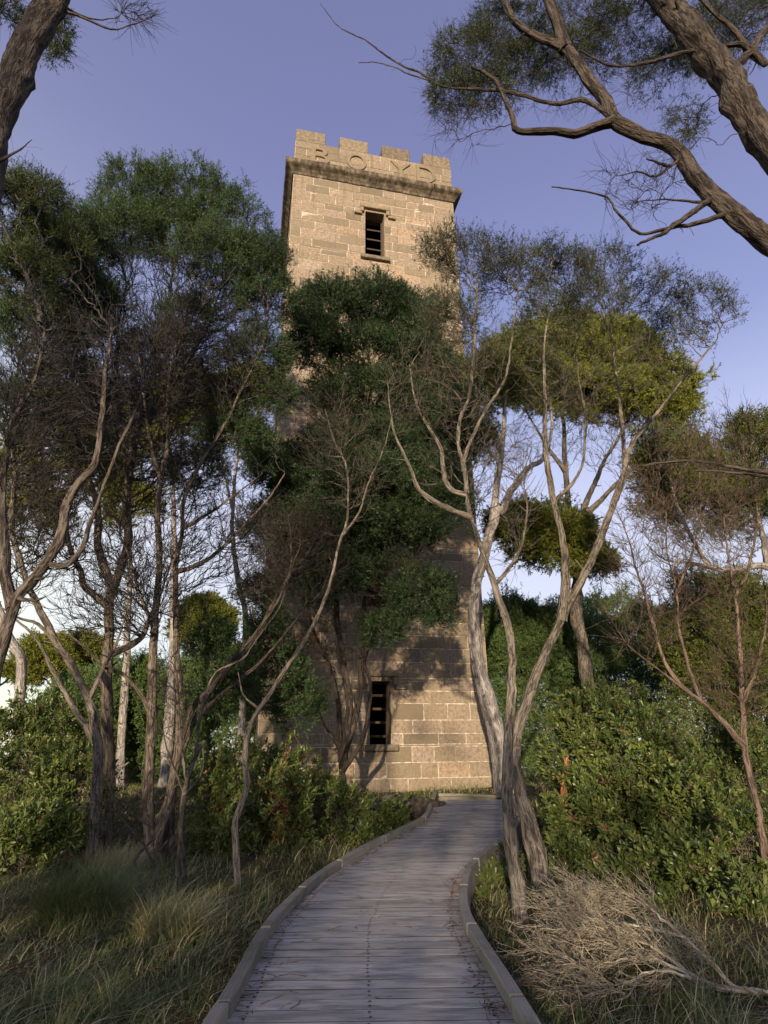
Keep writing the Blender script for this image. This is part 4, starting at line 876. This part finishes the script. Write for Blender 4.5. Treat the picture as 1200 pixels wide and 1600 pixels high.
tree('tea_tree', 'sunlit tan tree leaning outward low in the thicket among arching bare twigs', [
    ([(158, 1262), (153, 1192), (147, 1135), (141, 1105), (114, 1045), (90, 1006), (69, 964), (57, 937), (35, 880), (20, 820), (25, 740), (20, 660), (30, 560)], 10, 3.5, 8.0),
    ([(147, 1090), (150, 1072), (163, 1042), (185, 1000), (200, 950)], 5, 1.5, 8.8), ([(90, 1006), (60, 975), (25, 965), (-10, 940)], 4, 2, 8.4),
    ([(130, 1160), (112, 1095), (85, 1050), (60, 1000), (20, 965)], 7, 3, 9.6)],
    [(70, 400, 70, 60, 7.6), (110, 360, 50, 40, 7.9), (60, 520, 76, 60, 8.0), (130, 470, 56, 54, 8.2), (40, 640, 60, 46, 8.2), (110, 600, 50, 40, 8.4)], 33, 'bark_tan', 'leaf_dark', twig='bark_twig',
    d=8.9, tips=600, bare=[(110, 640, 90, 90, 8.2), (60, 800, 60, 120, 8.4)], bare_tips=520, tip_r=0.003, shoots=7, slen=0.17, per=14, ll=0.040, lw=0.0066, fork=0.4)
tree('tea_tree', 'grey wide-forked tree half out of view at the very edge of the grass', [
    ([(-62, 1452), (-42, 1250), (-15, 1080), (8, 990), (25, 937), (42, 917), (75, 875), (96, 833), (102, 796), (125, 754), (146, 729), (154, 667), (162, 592), (175, 520)], 22, 4, 6.6),
    ([(15, 960), (8, 904), (6, 840), (4, 740), (20, 660), (50, 600), (70, 520)], 11, 3, 6.2), ([(67, 885), (104, 883), (129, 850), (137, 817), (154, 775), (183, 696), (208, 646), (221, 592), (230, 520)], 5, 2, 6.9), ([(25, 937), (55, 938), (72, 932)], 5, 2, 6.2)],
    [(20, 320, 50, 45, 6.2), (60, 310, 40, 30, 6.6), (95, 390, 45, 45, 6.8), (30, 430, 55, 50, 6.4)], 34, 'bark_grey', 'leaf_mid', twig='bark_twig',
    tips=300, bare=[(110, 560, 110, 110, 6.8), (40, 640, 60, 120, 6.4), (180, 640, 60, 80, 7.0)], bare_tips=560, tip_r=0.0026, shoots=6, slen=0.15, per=13, ll=0.034, lw=0.0056, fork=0.5, rough=0.2)
tree('tea_tree', 'dark slanting tree of bundled stems leaning from the thicket toward the tower', [
    ([(262, 1320), (275, 1200), (300, 1112), (333, 1072), (382, 1015), (415, 966), (447, 906), (482, 862), (510, 800)], 10, 3, 10.2),
    ([(280, 1230), (310, 1120), (350, 1050), (400, 990), (440, 930), (455, 870), (450, 800)], 6, 2, 9.6), ([(300, 1130), (345, 1085), (400, 1040), (450, 985), (480, 940)], 5, 2, 10.0)],
    [(330, 1010, 30, 40, 10.6), (350, 1075, 40, 36, 10.4), (425, 1060, 44, 52, 11.8), (465, 1105, 40, 36, 12.0), (415, 985, 28, 40, 11.4)], 35, 'bark_dark', 'leaf_dark', d=9.6,
    tips=330, bare=[(455, 840, 60, 70, 9.9), (420, 900, 60, 60, 9.8), (500, 860, 50, 70, 10.1)], bare_tips=330, shoots=6, slen=0.18, per=12, ll=0.05, lw=0.010, fork=0.45)
tree('stub_tree', 'short grey tree with a broken-off stub and thin side shoots in the grass', [
    ([(286, 1392), (283, 1327), (284, 1264), (293, 1221), (306, 1181), (320, 1157)], 9, 5, 7.9),
    ([(289, 1250), (309, 1221), (319, 1198), (317, 1168)], 4, 2.5, 7.6), ([(304, 1180), (309, 1131), (323, 1088), (342, 1052), (382, 1029), (399, 1005), (440, 946), (450, 905), (470, 850)], 3.5, 1.2, 8.6),
    ([(287, 1240), (272, 1200), (258, 1160), (250, 1110)], 2.5, 1, 7.8), ([(290, 1225), (285, 1170), (280, 1110), (278, 1050)], 2.5, 1, 8.1)],
    [], 36, 'bark_grey', bare=[(270, 1080, 40, 80, 8.0), (440, 860, 40, 60, 8.6)], bare_tips=70, fork=0.5, merge=True)
tree('sapling', 'two dark zigzag stems crossing each other low in the grass', [
    ([(232, 1412), (217, 1370), (210, 1345), (228, 1323), (242, 1304), (230, 1288), (202, 1270), (182, 1248), (168, 1222)], 4, 1.5, 7.6),
    ([(268, 1402), (243, 1367), (232, 1332), (228, 1322), (212, 1302), (190, 1276), (176, 1256)], 3.5, 1.2, 7.7)],
    [], 37, 'bark_dark', d=7.5, bare=[(180, 1250, 30, 25, 7.7)], bare_tips=14, flare=0.1, rough=0.15, fork=0.7, merge=True)

# ------------------------------------------------------------------ overhanging trees
tree('paperbark_tree', 'big overhanging tree reaching in from the side with sunlit forking limbs and dead twigs', [
    ([(1640, 1420), (1560, 1100), (1460, 760), (1330, 500), (1198, 380), (1137, 333), (1087, 283), (1054, 233), (1004, 212), (962, 192), (942, 152), (908, 108), (883, 80), (837, 60), (804, 36), (787, 2), (770, -50)], 46, 9, 5.2),
    ([(885, 82), (876, 46), (857, 0), (840, -50)], 11, 14, 4.9),
    ([(958, 192), (930, 199), (896, 211), (867, 206), (808, 204), (800, 183), (783, 146), (771, 125), (737, 104)], 9, 5, 5.2),
    ([(950, 189), (917, 156), (867, 160), (808, 142), (746, 140), (700, 137), (650, 118), (600, 98), (560, 98)], 5, 1.2, 5.4), ([(690, 137), (620, 95), (570, 60), (530, 42), (500, 5)], 2.5, 1, 5.6),
    ([(1135, 338), (1090, 347), (1050, 356), (1000, 367), (980, 350), (958, 330), (948, 311), (900, 298), (862, 292)], 5, 2, 4.5), ([(1100, 322), (1060, 350), (1030, 370), (996, 383)], 6, 3.5, 4.4),
    ([(1110, 325), (1085, 315), (1040, 312), (990, 316)], 3, 1.2, 4.9), ([(1050, 262), (1025, 275), (1000, 268), (963, 275)], 3, 1.2, 4.7), ([(1030, 247), (1010, 248)], 3, 2, 4.6),
    ([(1460, 760), (1350, 735), (1260, 742), (1170, 735), (1080, 720), (1000, 728), (978, 748)], 8, 2, 5.0), ([(1260, 742), (1190, 742), (1110, 736), (1078, 738)], 4, 3, 4.8),
    ([(1460, 760), (1360, 420), (1270, 310), (1200, 228), (1160, 165), (1130, 115), (1090, 62), (1055, 18), (1010, -40)], 36, 36, 5.2),
    ([(1130, 115), (1165, 90), (1198, 45), (1240, -10)], 10, 6, 5.6), ([(1235, 130), (1200, 102), (1168, 71), (1120, 72), (1070, 78), (1000, 98), (950, 100), (905, 78)], 6, 3, 5.0), ([(1170, 80), (1145, 50), (1110, 15), (1080, -20)], 6, 4, 4.9)],
    [(735, 100, 62, 60, 5.4), (790, 50, 60, 50, 5.6), (715, 150, 45, 34, 5.4), (765, 140, 40, 30, 5.4), (860, 90, 66, 46, 5.7), (900, 35, 76, 42, 5.8), (980, 50, 70, 55, 5.8), (1040, 110, 45, 45, 5.8), (1110, 60, 60, 60, 6.0), (1170, 40, 60, 50, 6.0), (1075, 190, 26, 28, 5.6), (820, 110, 45, 30, 5.8)], 41, 'bark_dark', 'leaf_feather',
    d=4.6, tips=1000, dens=2.4, bare=[(720, 190, 60, 40, 5.4), (1000, 290, 70, 40, 4.7), (900, 130, 100, 40, 5.6), (1050, 240, 40, 40, 5.4)], bare_tips=130, tip_r=0.0016, shoots=4, slen=0.13, per=11, ll=0.030, lw=0.0048, fork=0.8, rough=0.16, up=0.0, bf=0.25, leafup=0.0)
tree('paperbark_tree', 'rough dark trunk leaning in at the upper corner with one bare forked twig', [
    ([(-170, 1590), (-130, 1200), (-80, 800), (-42, 450), (-18, 262), (2, 170), (28, 95), (66, 28), (105, -60)], 36, 46, 3.9),
    ([(82, 10), (130, 28), (172, 45), (205, 40), (235, 28), (247, 14)], 3, 1, 4.2), ([(85, 4), (110, 16), (150, 30), (185, 24), (196, 4)], 2.5, 1, 4.3), ([(0, 262), (20, 240), (38, 228), (50, 218)], 4, 1, 3.8)],
    [(82, 70, 22, 28, 4.6), (14, 18, 24, 24, 4.8), (95, 30, 14, 24, 4.6)], 42, 'bark_dark', 'leaf_mid', d=3.9, tips=60, bare=[(205, 22, 35, 20, 4.3)], bare_tips=22, merge=True, tip_r=0.0016, shoots=6, slen=0.11, per=12, ll=0.030, lw=0.005, fork=0.7, up=0, rough=0.16)
tree('bare_shrub', 'leafless reddish shrub of upright wiry twigs in front of the leafy bushes', [
    ([(1200, 1390), (1196, 1340), (1185, 1265), (1166, 1190), (1160, 1130), (1159, 1085), (1155, 1010), (1150, 940), (1140, 870), (1130, 800)], 9, 2, 7.4),
    ([(1156, 1162), (1110, 1107), (1072, 1081), (1039, 1036), (1027, 1002), (1018, 960), (1000, 900), (985, 850), (965, 800)], 6, 1.5, 7.2),
    ([(1104, 1098), (1080, 1055), (1065, 987), (1060, 920), (1045, 860), (1040, 790)], 4, 1.4, 7.6), ([(1159, 1090), (1185, 1040), (1200, 960), (1190, 880)], 4, 1.4, 7.4),
    ([(1072, 1081), (1010, 1030), (975, 1000), (950, 960)], 2.5, 1, 7.0), ([(1150, 940), (1170, 880), (1180, 800), (1170, 720)], 3, 1.2, 7.6), ([(1060, 920), (1085, 850), (1095, 780), (1090, 700)], 3, 1.2, 7.8)],
    [], 43, 'bark_red', d=7.4, cat='shrub', bare=[(1085, 760, 110, 110, 7.6), (1000, 850, 55, 90, 7.3), (1150, 740, 60, 120, 7.6), (1110, 920, 90, 80, 7.5), (1010, 960, 60, 60, 7.1), (1150, 1060, 60, 60, 7.4)], bare_tips=620, tip_r=0.0019, fork=0.35, up=0.9)

# ------------------------------------------------------------------ pale trunks and crowns farther back
for i, (limbs, blobs, sd, lab, d) in enumerate([
    ([([(271, 1120), (271, 1029), (273, 912), (270, 820), (268, 740), (262, 680)], 10, 5, 15.8)], [(250, 650, 55, 45, 15.8), (300, 620, 40, 40, 16)], 51, 'pale thick-stemmed tree standing straight behind the thicket', 16.0),
    ([([(384, 1080), (383, 983), (371, 917), (363, 842), (365, 783), (372, 700), (380, 640)], 7, 3, 16.8), ([(364, 800), (350, 740), (340, 690)], 3, 2, 16.8)], [(385, 610, 45, 36, 16.8), (350, 660, 34, 34, 16.6), (400, 700, 26, 36, 16.6)], 52, 'lone thin pale trunk in the bright gap next to the tower', 17.0),
    ([([(205, 1100), (200, 967), (203, 880), (196, 800), (190, 720)], 8, 4, 17.4)], [(190, 700, 60, 45, 17.5), (150, 740, 50, 40, 17.2), (200, 790, 50, 36, 17.4)], 53, 'pale stem with a golden crown seen between the forked trunks of the thicket', 17.5),
    ([([(45, 1100), (34, 1050), (20, 1010), (5, 970), (-15, 900), (-10, 800), (20, 720)], 10, 5, 15.6)], [(70, 690, 70, 45, 15.6), (30, 740, 50, 40, 15.6), (120, 650, 50, 40, 15.8), (50, 800, 60, 40, 15.8)], 54, 'pale slanted trunk with golden crown at the outer edge of the thicket', 15.6)]):
    tree('paperbark_tree', lab, limbs, blobs, sd, 'bark_pale', 'leaf_gold', d=d, tips=300, shoots=7, slen=0.26, per=12, ll=0.085, lw=0.016, tip_r=0.003, fork=0.6, rough=0.08, bare=[(blobs[0][0], blobs[0][1] + 50, 50, 30, d)], bare_tips=60)
tree('dome_tree', 'small mushroom-shaped golden tree far off in the bright gap', [([(330, 1110), (328, 1050), (322, 1000), (318, 970)], 5, 2.5, 24)], [(318, 962, 36, 22, 24), (300, 985, 26, 20, 24), (340, 975, 22, 18, 24)], 55, 'bark_grey', 'leaf_gold', d=24, tips=300, shoots=8, slen=0.3, per=12, ll=0.11, lw=0.022, tip_r=0.004, fork=0.5)
tree('dome_tree', 'flat-topped golden tree low behind the leaning tan trunk', [([(80, 1130), (82, 1080), (80, 1040)], 5, 3, 20)], [(75, 1030, 50, 24, 20), (130, 1025, 40, 22, 20), (40, 1050, 24, 16, 20)], 56, 'bark_grey', 'leaf_gold', d=20, tips=320, shoots=8, slen=0.3, per=12, ll=0.10, lw=0.020, tip_r=0.004, fork=0.4)

# ------------------------------------------------------------------ shrubs
shrub('broadleaf_shrub', 'large sunlit broad-leaved shrub filling the bank beyond the shaggy trunk', [(925, 1135, 80, 58, 11.0), (1000, 1110, 62, 46, 11.6), (900, 1195, 60, 70, 10.6), (985, 1190, 90, 76, 10.4), (1090, 1175, 80, 60, 10.8), (1170, 1190, 50, 62, 10.6), (1050, 1250, 100, 80, 9.6), (960, 1280, 90, 70, 9.6), (900, 1290, 50, 60, 9.6)], 61, whorls=4200, stems=260, voids=1.0, hollow=-0.2, ll=0.085, lw=0.027)
shrub('broadleaf_shrub', 'nearer broad-leaved shrub with larger shaded leaves behind the dry bush', [(1120, 1370, 80, 60, 7.6), (1180, 1330, 50, 60, 7.6), (1050, 1350, 60, 44, 8.0), (970, 1350, 70, 40, 8.4), (1170, 1430, 50, 50, 6.8), (1090, 1430, 60, 44, 6.9), (880, 1350, 40, 40, 8.6)], 62, whorls=1700, stems=150, voids=0.7, hollow=-0.3, ll=0.085, lw=0.027)
shrub('broadleaf_shrub', 'small bright green plant under the boardwalk edge beside the twin trunks', [(772, 1385, 30, 36, 8.2), (765, 1420, 24, 24, 7.6), (790, 1345, 22, 26, 8.8)], 63, whorls=150, stems=30, ll=0.075, lw=0.018)
shrub('broadleaf_shrub', 'low leafy shrub hugging the outer curve of the boardwalk', [(600, 1275, 55, 34, 11.6), (530, 1268, 56, 38, 11.0), (560, 1305, 50, 24, 10.6), (640, 1262, 30, 18, 12.4)], 64, whorls=1100, stems=120, ll=0.075, lw=0.024)
shrub('broadleaf_shrub', 'mounded shrub with orange-brown dead twigs between the lone sapling and the tower', [(455, 1205, 58, 42, 11.6), (395, 1205, 56, 44, 11.2), (350, 1230, 55, 60, 10.6), (430, 1260, 70, 55, 10.2), (360, 1300, 50, 36, 9.8), (505, 1235, 32, 26, 11.8)], 65, whorls=1700, stems=240, ll=0.075, lw=0.023, bark='bark_orange')
shrub('broadleaf_shrub', 'bright leafy shrub under the low pale sky at the edge of the thicket', [(60, 1130, 66, 46, 10.4), (120, 1150, 56, 50, 10.8), (40, 1200, 60, 56, 9.8), (110, 1230, 70, 60, 9.8), (0, 1160, 40, 60, 10.0)], 66, whorls=1500, stems=160, ll=0.075, lw=0.023)
shrub('broadleaf_shrub', 'low dark plant with spiky leaf tufts at the back of the grass', [(60, 1290, 66, 30, 8.8), (20, 1310, 40, 26, 8.4), (110, 1300, 36, 22, 8.8)], 67, whorls=330, stems=60, ll=0.10, lw=0.022)
for lab, bl, sd, leaf in (('rounded dark green bush behind the pale grey trunk', [(800, 985, 62, 46, 22), (790, 1040, 50, 50, 21.5), (850, 1000, 50, 50, 22)], 71, 'leaf_far'),
                    ('widest rounded green bush rising behind the sunlit broad-leaved shrub', [(955, 985, 85, 50, 23), (900, 1020, 70, 55, 22), (1010, 1000, 60, 46, 23), (960, 1060, 100, 50, 21)], 72, 'leaf_far'),
                    ('olive round bush behind the leafless reddish shrub', [(1130, 960, 80, 58, 17), (1190, 985, 60, 60, 17), (1080, 1010, 60, 50, 16.6), (1150, 1050, 80, 50, 16.4)], 73, 'leaf_olive'),
                    ('dim green bush closing the gap left of the tower foot', [(350, 1060, 60, 50, 19), (300, 1100, 60, 50, 19), (420, 1080, 50, 60, 18), (250, 1130, 60, 50, 19)], 74, 'leaf_far'),
                    ('dim green bush closing the view behind the forked trunks', [(150, 1100, 60, 46, 18), (210, 1090, 50, 50, 18.5), (110, 1130, 60, 40, 17.6)], 75, 'leaf_far')):
    shrub('round_bush', lab, bl, sd, leaf, cat='bush', whorls=1900, stems=120, hollow=-2.5, fine=dict(shoots=5, slen=0.25, per=12, ll=0.10, lw=0.020), shell=0.7, base=None)

# ------------------------------------------------------------------ dry fallen bush, stump, fallen branch
def dry_bush():
    rng = np.random.default_rng(81); tb = Tubes()
    limbs = [([(1215, 1580), (1189, 1562), (1125, 1544), (1084, 1525), (1037, 1491), (1000, 1470), (960, 1455)], 5.5, 1.5, 4.7, 5.0),
             ([(1189, 1562), (1144, 1540), (1110, 1502), (1069, 1465), (1035, 1435), (1005, 1412), (980, 1408)], 4.5, 1.2, 4.7, 5.5),
             ([(1100, 1534), (1072, 1525), (1022, 1516), (990, 1530), (960, 1540)], 3.5, 1.0, 4.8, 4.6), ([(1084, 1525), (1020, 1498), (980, 1498), (935, 1508)], 3, 1.0, 4.8, 4.8),
             ([(1069, 1465), (1010, 1450), (965, 1442), (935, 1448)], 3, 1.0, 5.1, 5.3), ([(1035, 1435), (1000, 1405), (965, 1394), (935, 1398)], 2.5, 1.0, 5.4, 5.6), ([(1027, 1491), (985, 1492), (945, 1482), (905, 1485)], 2.5, 1.0, 5.0, 5.0)]
    O = []; D = []; root = None
    for pts, r0, r1, da, db in limbs:
        s = np.linspace(0, 1, len(pts)); W = np.array([P(a, b, da + (db - da) * t) for (a, b), t in zip(pts, s)]); R = np.array([(r0 + (r1 - r0) * t) * mpp(a, b, da) for (a, b), t in zip(pts, s)])
        W[:, 2] = np.maximum(W[:, 2], gz(W[:, 0], W[:, 1]) + 0.02)
        C, U = catmull(W, 0.04); rr = np.interp(U, np.arange(len(R)), R); C += rng.normal(0, 0.003, C.shape); tb.sweep(C, rr, 8, rng, 0.1)
        if root is None: root = empty('dry_bush', C[0] - [0, 0, 0.02])
        t = unit(np.gradient(C, axis=0)); k = np.arange(int(len(C) * 0.22), len(C)); k = np.repeat(k, 2)[::3]; k = np.append(k, np.full(6, len(C) - 1)); O.append(C[k]); D.append(t[k])
    tag(root, 'fallen dead bush of fine straw-coloured twigs beside the boardwalk', 'bush'); tb.build('trunk', M['twig_dry'], root)
    O, D = np.vstack(O), np.vstack(D); br = Tubes(); lv = Vector((-1, 0.1, 0))
    for L, n, r, sp in ((0.36, 1, 0.0042, 0.42), (0.20, 3, 0.0031, 0.40), (0.13, 4, 0.0024, 0.44), (0.08, 3, 0.0019, 0.5)):
        o = np.repeat(O, n, 0); d = np.repeat(D, n, 0)
        d = unit(d + rng.normal(0, sp, d.shape) + np.array([-0.30, -0.06, 0.03])); l = L * rng.uniform(0.5, 1.3, len(o))[:, None]
        f = rng.uniform(0.0, 1.0, len(o))[:, None] if n > 1 else 0
        if n > 1: o = o - np.repeat(prevd, n, 0) * f * np.repeat(prevl, n, 0)
        q = o + d * l; q[:, 2] = np.maximum(q[:, 2], gz(q[:, 0], q[:, 1]) + 0.02); bend = rng.normal(0, 0.35, d.shape)
        br.edges(o - unit(d + bend) * l, o, q, q + unit(d - bend) * l, np.full(len(o), r), np.full(len(o), r * 0.6), 3, rng, 3, 0.02)
        O, D, prevd, prevl = q, d, d, l
    br.build('branches', M['twig_dry'], root)
dry_bush()
tree('stump', 'broken stump with peeling orange bark in front of the broad-leaved shrub', [([(877, 1262), (880, 1225), (884, 1200), (886, 1184)], 7, 5, 9.9), ([(886, 1190), (889, 1180)], 2.5, 1, 9.9), ([(883, 1200), (881, 1184)], 2, 1, 9.9)], [], 82, 'bark_orange', d=9.8, cat='stump', rough=0.3)
tree('fallen_branch', 'bent grey fallen branch lying on the leaves in front of the broad-leaved shrubs', [([(1001, 1341), (1035, 1328), (1076, 1316), (1110, 1313), (1140, 1300), (1165, 1280)], 3, 9, 8.4), ([(1110, 1313), (1098, 1342)], 4, 8, 8.2)], [], 83, 'twig_dry', cat='branch', flare=0.0, rough=0.15)

# ------------------------------------------------------------------ grass, litter
def blades(x, y, z, rng, h, w, lean, tint, segs=3):
    n = len(x); a = rng.uniform(0, 6.28, n); d = np.stack([np.cos(a), np.sin(a), 0 * a], 1); s = np.stack([-np.sin(a + 0.6), np.cos(a + 0.6), 0 * a], 1)
    b = np.stack([x, y, z], 1); t = np.linspace(0, 1, segs + 1)
    V = np.empty((n, segs + 1, 2, 3))
    for i, q in enumerate(t):
        c = b + d * (lean * h * q ** 1.8)[:, None] + np.array([0, 0, 1.0]) * (h * (q - 0.35 * lean * q * q))[:, None]
        ww = (w * (1 - 0.92 * q))[:, None] * s * 0.5; V[:, i, 0] = c - ww; V[:, i, 1] = c + ww
    k = (np.arange(n) * (segs + 1) * 2)[:, None]
    F = np.concatenate([k + np.array([[2 * i, 2 * i + 1, 2 * i + 3, 2 * i + 2]]) for i in range(segs)])
    return V.reshape(-1, 3), F, np.repeat(tint, (segs + 1) * 2)
def make_grass():
    rng = np.random.default_rng(91); n = 340000
    y = 2.6 + 24 * rng.uniform(0, 1, n) ** 2.1; x = rng.uniform(-1, 1, n) * (0.74 * y + 1.0)
    clump = 0.5 + 0.5 * np.sin(2.1 * x + 1.7 * np.sin(1.3 * y)) * np.sin(1.9 * y + 1.1 * np.sin(1.7 * x)); fine = 0.5 + 0.5 * np.sin(7.3 * x + 2 * np.sin(3 * y)) * np.sin(6.1 * y + np.sin(5 * x))
    d = board_half(x, y); keep = (d > 0.10) & (rng.uniform(0, 1, n) < 0.2 + 0.5 * clump + 0.3 * fine)
    keep &= ~((x > 1.0) & (rng.uniform(0, 1, n) < 0.35))
    q = np.stack([x - T0[0], y - T0[1], 0 * x], 1); keep &= ~((q @ TU > -0.1) & (q @ TU < TW + 0.1) & (q @ TN > -0.05))
    x, y, clump, fine, d = x[keep], y[keep], clump[keep], fine[keep], d[keep]; n = len(x)
    h = (0.06 + 0.13 * clump * fine + 0.07 * fine) * rng.uniform(0.5, 1.5, n) * np.clip(0.4 + 1.2 * d, 0.4, 1)
    dry = np.clip(0.5 + 0.5 * np.sin(1.1 * x + 3 + np.sin(2 * y)) * np.sin(1.4 * y + x), 0, 1); dry = np.where((x < -2.2) & (y > 6.3) & (y < 8.6), 0.95, dry)
    isdry = rng.uniform(0, 1, n) < 0.12 + 0.28 * dry
    tint = np.where(isdry, rng.uniform(0.35, 1.0, n), rng.uniform(0.0, 0.26, n)); lean = rng.uniform(0.2, 1.4, n) + 0.9 * isdry * rng.uniform(0, 1, n)
    V, F, t = blades(x, y, gz(x, y) - 0.01, rng, h * np.where(isdry, 1.3, 1.0), (0.0066 + 0.0006 * y) * rng.uniform(0.6, 1.4, n), lean, tint)
    tag(build('grass', V, F, M['grass'], None, {"tint": t}), 'shaded green grass mixed with straw blades either side of the boardwalk', 'grass', None, 'stuff')
make_grass()
def tussock(label, px, py, n, rad, h, seed, t0, t1):
    rng = np.random.default_rng(seed); c = G(px, py); r = rad * np.sqrt(rng.uniform(0, 1, n)); a = rng.uniform(0, 6.28, n)
    x, y = c[0] + r * np.cos(a), c[1] + r * np.sin(a)
    V, F, t = blades(x, y, gz(x, y) - 0.01, rng, h * rng.uniform(0.6, 1.2, n), 0.0095 * rng.uniform(0.6, 1.3, n), rng.uniform(0.3, 1.5, n), rng.uniform(t0, t1, n), 4)
    o = build('grass_tussock', V, F, M['grass'], None, {"tint": t}); tag(o, label, 'grass tussock', 'grass tussocks')
tussock('largest tussock of long drooping green grass at the foot of the thicket', 125, 1440, 1900, 0.36, 0.60, 1, 0.0, 0.30)
tussock('pale straw-tipped grass tussock in front of the short stub tree', 265, 1470, 900, 0.26, 0.42, 2, 0.15, 0.75)
tussock('straw-coloured dry tussock against the twisted stems', 170, 1375, 1200, 0.34, 0.46, 3, 0.5, 1.0)
def litter():
    rng = np.random.default_rng(95); n = 6000
    y = rng.uniform(2.8, 12, n); x = rng.uniform(-1, 1, n) * (0.7 * y + 0.8); keep = board_half(x, y) > 0.15; x, y = x[keep], y[keep]; z = gz(x, y) + rng.uniform(0.0, 0.10, len(x))
    # narrow leaves and bark shreds caught along the kerbs
    for K, s in ((KL, 1), (KR, -1)):
        k = rng.integers(200, len(K) - 10, 420); x = np.append(x, K[k, 0] + s * np.abs(rng.normal(0.045, 0.05, len(k)) + 0.04)); y = np.append(y, K[k, 1]); z = np.append(z, board_z(K[k, 1]) + rng.uniform(0.006, 0.016, len(k)))
    k = rng.integers(100, len(KL) - 10, 120); f = rng.uniform(0.1, 0.9, 120); yk = KL[k, 1]; xr = np.interp(yk, KR[np.argsort(KR[:, 1]), 1], KR[np.argsort(KR[:, 1]), 0])
    x = np.append(x, KL[k, 0] + (xr - KL[k, 0]) * f); y = np.append(y, yk); z = np.append(z, board_z(yk) + 0.006)
    n = len(x); a = rng.uniform(0, 6.28, n); L = rng.uniform(0.02, 0.11, n) * np.where(rng.uniform(0, 1, n) < 0.15, rng.uniform(1.5, 4, n), 1); c = np.stack([x, y, z], 1)
    d = np.stack([np.cos(a), np.sin(a), rng.normal(0, 0.06, n)], 1) * L[:, None] * 0.5; b = rng.normal(0, 0.12, (n, 1)) * np.stack([-d[:, 1], d[:, 0], 0 * a], 1)
    tb = Tubes(); p1, p2 = c - d, c + d; r = rng.uniform(0.0012, 0.0032, n); tb.edges(p1 - d + 6 * b, p1, p2, p2 + d + 6 * b, r, r * 0.6, 3, rng, 2, 0.05)
    o = tb.build('leaf_litter', M['bark_orange'], None); tag(o, 'fallen twigs and brown leaves along the kerbs and in the grass', 'leaf litter', None, 'stuff')
litter()

# ------------------------------------------------------------------ unseen wood behind the viewer, its bands and gaps shaped for sun and shade
def woodland():
    rng = np.random.default_rng(99); Pt = []
    def fill(n, x0, x1, y0, y1, z0, z1, dens):
        c = np.stack([rng.uniform(x0, x1, n), rng.uniform(y0, y1, n), rng.uniform(z0, z1, n)], 1)
        for q in c:
            if z0 < 1 and (q[0] > 0.2 and q[2] > 2.3 or q[0] < -6.9 and q[2] > 2.7): continue
            m = int(dens); Pt.append(q + unit(rng.normal(0, 1, (m, 3))) * rng.uniform(0.4, 1.0, (m, 1)) * np.array([0.9, 0.9, 0.55]))
    for (n, z0, z1, dens) in WOOD: fill(n, -26, 8, -16, -12, z0, z1, dens)
    O = np.vstack(Pt); O = O[O[:, 2] > 0]; V, F, t = leaves(O, unit(rng.normal(0, 1, O.shape)), rng, 5, 0.3, 8, 0.13, 0.05)
    tb = Tubes()
    for i in range(14):
        x, y = rng.uniform(-33, -2), rng.uniform(-16, -12.5); C = np.stack([x + np.cumsum(rng.normal(0, .05, 16)), y + np.cumsum(rng.normal(0, .05, 16)), np.linspace(-0.4, 14, 16)], 1); tb.sweep(C, np.linspace(.16, .05, 16), 10, rng)
    nV = len(V); V = np.vstack([V, np.vstack(tb.V)]); F2 = np.vstack(tb.F) + nV
    o = build('woodland', V, [F, F2], None, None, {"tint": np.concatenate([t, np.zeros(len(V) - nV)]), "rest": np.vstack([np.zeros((nV, 3)), np.vstack(tb.R)])}, mats=[M['leaf_dark'], M['bark_grey']], fmat=np.concatenate([np.zeros(len(F), int), np.ones(len(F2), int)]))
    tag(o, 'unseen wood on the near side of the clearing, shaped to shade it', 'woodland', None, 'stuff')
WOOD = ((230, 0.0, 4.4, 16), (10, 5.4, 9.6, 8), (45, 12.5, 17, 13))
woodland()
